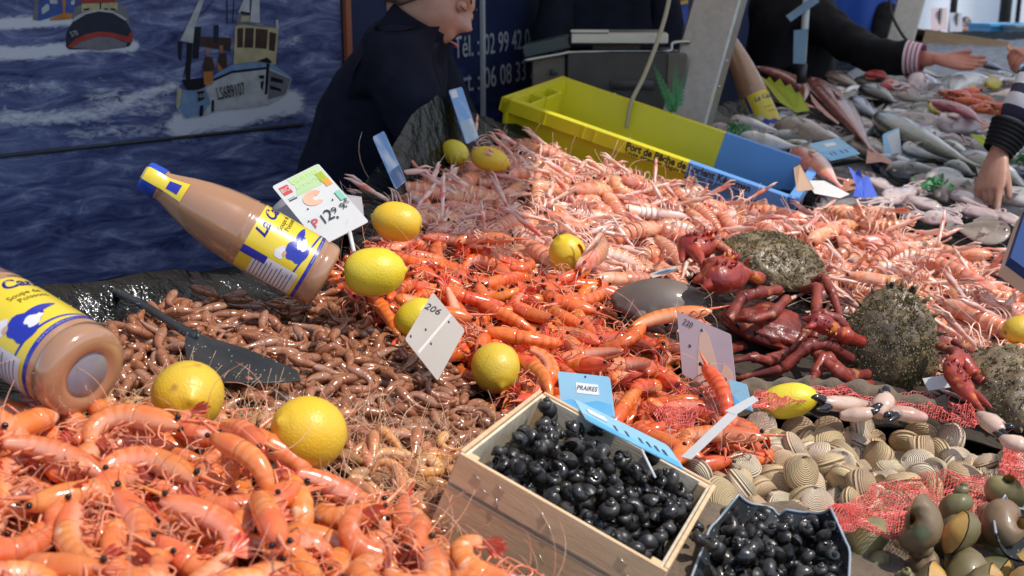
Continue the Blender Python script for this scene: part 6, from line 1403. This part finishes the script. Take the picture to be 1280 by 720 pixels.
def hand_parts(w, d, n, side, curl, sz=1.0, spread=.12, thumb=.6, tc=.3):
    """palm skeleton + finger chains; d forward, n back of hand, side towards the thumb"""
    d = Vector(d).normalized(); n = Vector(n); n = (n-d*n.dot(d)).normalized(); t = d.cross(n); t = t if t.dot(Vector(side)) > 0 else -t; out=[]
    lens = (.072,.080,.074,.058)
    for k in range(4):
        off = (.030-.020*k)*sz; base = w + d*.030*sz + t*off*.55; kn = w + d*(.088-.004*abs(k-1))*sz + t*off; dr = (d + t*spread*(1.2-k*.8)*.5).normalized(); pts=[base, kn]; ang = 0; c_ = curl[k] if hasattr(curl,'__len__') else curl
        q = kn
        for sl in (.45,.30,.25):
            ang += c_; v = dr*math.cos(ang) - n*math.sin(ang); q = q + v*lens[k]*sl*sz; pts.append(q)
        out.append((pts, [.0095*sz,.0098*sz,.0088*sz,.0080*sz,.0062*sz]))
    tb = w + d*.022*sz + t*.020*sz; v = (d*math.cos(thumb)+t*math.sin(thumb)-n*tc).normalized(); k1 = tb+v*.036*sz; v2 = (v+d*.35-n*.1).normalized(); k2 = k1+v2*.030*sz; v3=(v2+d*.3).normalized(); out.append(([w+d*.008*sz, tb, k1, k2, k2+v3*.024*sz],[.013*sz,.0130*sz,.0110*sz,.0098*sz,.0070*sz]))
    palm = [(w + d*.05*sz, (.030*sz,.014*sz)), (w + d*.082*sz, (.034*sz,.012*sz))]
    meshes = [skin_mesh(p, [(i,i+1) for i in range(len(p)-1)], r, 2) for p, r in out]
    b = MB(); rg=[]
    for x, wd, th in ((-.012,.022,.017),(.0,.024,.017),(.02,.031,.017),(.05,.038,.015),(.075,.041,.013),(.092,.040,.011)):
        rg.append([w + d*x*sz + t*(wd*math.cos(a)+.002)*sz + n*(th*math.sin(a))*sz for a in np.linspace(0,2*PI,17)[:-1]])
    b.rings(rg); meshes.append(recalc(b.mesh('palm', m_skin))); return meshes
def person(label, J, head_f, head_u, hands, cloth, skin=None, hair=True, group=None, voxel=.0045, jr=None, sleeves=('L','R'), hs=1.0, apron=None):
    """J: world joints. hands: {'R': (dir, back, side, curl, thumb, tc)}"""
    j = {k: Vector(v) for k, v in J.items()}; hm, f, u, s = head_mesh(j['head'], head_f, head_u, hs); ex = [hm]
    V=[j['pelvis'], j['pelvis'].lerp(j['chest'],.5), j['chest'], j['neck'], j['neck'].lerp(j['head'],.6)]; E=[(0,1),(1,2),(2,3),(3,4)]; R_=[.115,.105,.12,.055,.052]
    for sd in 'LR':
        b0 = len(V); V += [j['sh'+sd], j['el'+sd], j['el'+sd].lerp(j['wr'+sd],.35), j['wr'+sd]]; E += [(2,b0),(b0,b0+1),(b0+1,b0+2),(b0+2,b0+3)]; R_ += [.052,.042,.043,.026]
        hp = j['pelvis'] + (j['sh'+sd]-j['chest']).normalized()*.09 + Vector((0,0,-.05)); kn_ = Vector((hp.x,hp.y,hp.z*.53)); ft_ = Vector((hp.x,hp.y,.08)); b0 = len(V); V += [hp, kn_, ft_, ft_+Vector((0,-.16,-.04))]; E += [(0,b0),(b0,b0+1),(b0+1,b0+2),(b0+2,b0+3)]; R_ += [.08,.058,.042,.035]
        if sd in hands:
            h = hands[sd]; ex += hand_parts(j['wr'+sd], *h[:4], sz=1.0, thumb=h[4], tc=h[5])
        else: ex += hand_parts(j['wr'+sd], j['wr'+sd]-j['el'+sd], Vector((0,0,1)), (j['chest']-j['wr'+sd]), .35)
    me = skin_mesh(V, E, R_, 2, voxel, ex, 3); me.materials.clear(); me.materials.append(skin or m_skin); o = link('person', me); tag(o, label, 'person', group)
    # jacket: torso and sleeves, thicker than the body
    jr = jr or (.155,.145,.16,.075,.072,.062,.052,.040); V=[j['pelvis']+Vector((0,0,-.06)), j['pelvis'].lerp(j['chest'],.5), j['chest'], j['chest'].lerp(j['neck'],.72)]; E=[(0,1),(1,2),(2,3)]; R_=[jr[0],jr[1],jr[2],jr[3]*1.05]
    for sd in sleeves:
        b0 = len(V); V += [j['sh'+sd], j['sh'+sd].lerp(j['el'+sd],.5), j['el'+sd], j['el'+sd].lerp(j['wr'+sd],.82)]; E += [(2,b0),(b0,b0+1),(b0+1,b0+2),(b0+2,b0+3)]; R_ += [jr[4],jr[5]*1.02,jr[5],jr[7]]
    me = skin_mesh(V, E, R_, 3); 
    for v in me.vertices:
        q = v.co; n_ = v.normal; v.co = q + n_*(.018*noise.noise(q*7) + .009*noise.noise(Vector((q.x*26,q.y*26,q.z*12))))
    me.materials.clear(); me.materials.append(cloth); link('jacket', me, o)
    b = MB(); nb = j['chest'].lerp(j['neck'],.78); nt_ = j['neck'].lerp(j['head'],.42); b.tube([nb, nb.lerp(nt_,.5), nt_], [.086,.078,.080], 24, cap=(False,False)); b.tube([nb, nb.lerp(nt_,.5), nt_], [.080,.073,.076], 24, cap=(False,False)); obj('collar', b, cloth, o)
    V=[j['pelvis']]; E=[]; R_=[.135]
    for sd in 'LR':
        hp = j['pelvis'] + (j['sh'+sd]-j['chest']).normalized()*.09 + Vector((0,0,-.05)); b0=len(V); V += [hp, Vector((hp.x,hp.y,hp.z*.53)), Vector((hp.x,hp.y,.10))]; E += [(0,b0),(b0,b0+1),(b0+1,b0+2)]; R_ += [.098,.076,.064]
    me = skin_mesh(V, E, R_, 2); me.materials.clear(); me.materials.append(m_trou); link('trousers', me, o)
    if hair:
        b = MB(); rg=[]
        for i in range(18):
            e = PI/2 - (PI/2+.55)*i/17; row=[]
            for q in range(36):
                a = -PI+2*PI*q/36; back = .5-.5*math.cos(a); ee = max(e, .28-1.25*back); row.append(j['head']+(f*(.104*math.cos(ee)*math.cos(a)-.008)+s*.084*math.cos(ee)*math.sin(a)+u*(.127*math.sin(ee)))*hs*(1+.015*math.sin(a*17)))
            rg.append(row)
        b.rings(rg); obj('hair', b, m_hair, o)
    return o, f, u, s
def around(c, r, dirs): return c
# the woman leaning over behind the soup bottle
fF = (CR*.84 - CU*.46 - CF*.20); fU = (CR*.46 + CU*.86)
JW = dict(pelvis=P(425,330,2.66), chest=P(470,118,2.54), neck=P(524,42,2.48), head=P(541,-4,2.46), shR=P(492,80,2.32), elR=P(524,158,2.36), wrR=P(568,196,2.52), shL=P(520,62,2.72), elL=P(560,150,2.78), wrL=P(600,190,2.72))
pw, f, u, s = person('woman in a dark navy jacket bending over the counter with lowered face', JW, fF, fU, {}, m_jack, jr=(.165,.155,.165,.085,.085,.072,.05,.055), voxel=.004, hs=.93)
hc = JW['head']
for sg in (-1,1):
    q = hc + f*.089 + s*sg*.033 + u*.002; b = MB(); b.ball(q - f*.010, (.0125,.0125,.0125), 8, 12); obj('eyelid', b, m_skin, pw)
    b = MB(); b.tube(smooth_path([q+s*sg*.016-u*.003-f*.006, q+u*.000+f*.005-u*.005, q-s*sg*.014-u*.003],4), [.0012]*9, 5); obj('eyelash', b, m_dk, pw)
    b = MB(); b.tube(smooth_path([q+s*sg*.022+u*.018-f*.012, q+u*.022+f*.001, q-s*sg*.014+u*.017+f*.003],4), lerp_list([.0015,.003,.002],9), 6, flat=.5); obj('eyebrow', b, m_hair, pw)
b = MB(); q = hc + f*.1005 - u*.0725; b.tube(smooth_path([q+s*.021-f*.011, q+s*.008+u*.001, q+u*-.001, q-s*.008+u*.001, q-s*.021-f*.011],4), lerp_list([.0012,.0045,.005,.0045,.0012],17), 6, flat=.7); obj('lips', b, mat('lips',(.50,.16,.14),rough=.4), pw)
# vendor behind the scale
JV = dict(pelvis=P(758,185,3.80), chest=P(762,0,3.75), neck=P(766,-92,3.72), head=P(770,-150,3.68), shR=P(705,-40,3.7), elR=P(690,60,3.66), wrR=P(720,120,3.6), shL=P(820,-40,3.72), elL=P(828,50,3.72), wrL=P(800,120,3.62))
person('person in a dark blue jacket standing behind the weighing scale', JV, (0,-1,-.3), (0,-.2,1), {}, m_jack, jr=(.19,.18,.20,.09,.085,.072,.06,.045))
# vendor with the outstretched arm
JA = dict(pelvis=P(985,190,4.62), chest=P(990,20,4.58), neck=P(1000,-55,4.55), head=P(1008,-105,4.5), shL=P(1018,22,4.42), elL=P(1088,72,4.18), wrL=P(1172,74,4.0), shR=P(958,10,4.7), elR=P(950,80,4.66), wrR=P(975,120,4.5))
dv = (P(1240,84,3.92)-P(1172,74,4.0)); pa, f, u, s = person('vendor in a black jacket reaching an open hand across the fish', JA, (.6,-.8,-.2), (0,0,1), {'L': (dv, CU*-.55+CF*.8, CU, (.10,.08,.10,.14), .40, .2)}, m_jack2, m_skin2, jr=(.19,.18,.19,.09,.085,.074,.06,.062), sleeves=('L','R'), voxel=.0035)
def cuff(par, a, b_, r0, r1, m, name='cuff'):
    q = MB(); n = 26; q.tube([a.lerp(b_,i/(n-1)) for i in range(n)], [r0+(r1-r0)*i/(n-1)+.0015*math.sin(i*1.7) for i in range(n)], 20, t=[i/(n-1) for i in range(n)], cap=(False,False)); return obj(name, q, m, par, fix=False)
m_str_p = stripe_mat('pink_stripe', (.72,.60,.62), (.42,.05,.12), 4, .62); m_str_n = stripe_mat('navy_stripe', (.62,.62,.66), (.02,.02,.05), 6, .55)
cuff(pa, P(1133,72,4.06), P(1154,73,4.03), .060, .050, m_str_p)
# person in the blue apron further back
JB = dict(pelvis=P(1080,120,6.35), chest=P(1078,-10,6.3), neck=P(1078,-62,6.28), head=P(1080,-95,6.25), shR=P(1045,-30,6.3), elR=P(1040,28,6.2), wrR=P(1062,60,6.1), shL=P(1110,-30,6.3), elL=P(1104,30,6.1), wrL=P(1095,62,6.0))
pb, f, u, s = person('person in a bright blue apron standing behind the vendor arm', JB, (0,-1,-.2), (0,0,1), {}, m_jack2, jr=(.2,.19,.2,.09,.085,.07,.06,.045), voxel=.006)
b = MB(); rg=[]
for i in range(14):
    fz = i/13; c_ = JB['chest'].lerp(JB['pelvis']+Vector((0,0,-.35)),fz); rg.append([c_+Vector((math.sin(a)*.225*(1+.1*fz), -math.cos(a)*.215*(1+.1*fz)+.01*math.sin(a*9+fz*3), .12)) for a in np.linspace(-1.25,1.25,24)])
b.rings(rg, close=False); obj('apron', b, m_apr, pb, fix=False)
# customer handing over money
JC = dict(pelvis=Vector((2.62,3.7,.92)), chest=Vector((2.56,3.72,1.28)), neck=Vector((2.5,3.74,1.5)), head=Vector((2.44,3.76,1.63)), shR=Vector((2.50,3.9,1.40)), elR=P(1390,88,4.02), wrR=P(1298,64,3.95), shL=Vector((2.52,3.52,1.40)), elL=Vector((2.5,3.45,1.12)), wrL=Vector((2.4,3.5,.95)))
pc, f, u, s = person('customer reaching a closed hand with a coin towards the vendor', JC, (-1,.1,-.2), (0,0,1), {'R': (P(1250,70,3.9)-P(1298,64,3.95), CU*.75-CF*.6, -CF+CU*.6, (.75,.95,1.0,1.0), .55, .5)}, m_jack, m_skin2, voxel=.0035)
b = MB(); q = P(1262,60,3.80); b.tube([q, q+Vector((.001,-.002,.002))], [.012,.012], 16); tag(obj('coin', b, mat('copper_coin',(.75,.30,.10),rough=.25,metal=.9)), 'small copper coin between the fingers of the customer', 'coin')
# customer pointing at the squid
tip = S(1224,284,.012); wr = P(1247,192,2.62); JD = dict(pelvis=Vector((1.86,2.25,.92)), chest=Vector((1.80,2.28,1.28)), neck=Vector((1.74,2.32,1.5)), head=Vector((1.68,2.36,1.63)), shR=Vector((1.70,2.46,1.42)), elR=P(1338,36,2.60), wrR=wr, shL=Vector((1.82,2.06,1.40)), elL=Vector((1.80,2.0,1.12)), wrL=Vector((1.72,2.1,.95)))
pd, f, u, s = person('customer in a striped sleeve pointing down at the squid', JD, (-1,.3,-.4), (0,0,1), {'R': (P(1228,262,2.60)-wr, CF*-.5-CR*.85, -CF-CR*.2, (.08,.45,.55,.6), .25, .45)}, m_str_n, m_skin, jr=(.165,.15,.165,.08,.07,.056,.05,.050), voxel=.0035)
ja = [c for c in pd.children if c.name.startswith('jacket')][0].data
at = ja.attributes.new('t','FLOAT','POINT'); ax = (JD['elR']-JD['wrR']).normalized(); at.data.foreach_set('value', [((v.co-JD['wrR']).dot(ax)*3.2) % 50 for v in ja.vertices])
cuff(pd, P(1247,190,2.62), P(1266,158,2.62), .034, .050, m_jack2)
# far away figure
JF = dict(pelvis=Vector((0,0,.62)), chest=Vector((0,0,.86)), neck=Vector((0,0,1.0)), head=Vector((0,0,1.1)), shR=Vector((-.13,0,.95)), elR=Vector((-.2,-.05,.75)), wrR=Vector((-.12,-.2,.68)), shL=Vector((.13,0,.95)), elL=Vector((.2,-.05,.75)), wrL=Vector((.12,-.2,.68)))
q = P(1207,20,12.5); off = Vector((q.x,q.y,0)); JF = {k: v+off for k, v in JF.items()}
pf_, f, u, s = person('distant dark haired figure in blue far behind the cardboard box', JF, (-.6,-.8,0), (0,0,1), {}, mat('far_blue',(.03,.06,.26),rough=.8), voxel=.008, hs=.85, jr=(.12,.11,.12,.07,.06,.05,.045,.04))
bpy.data.scenes.remove(WORK)
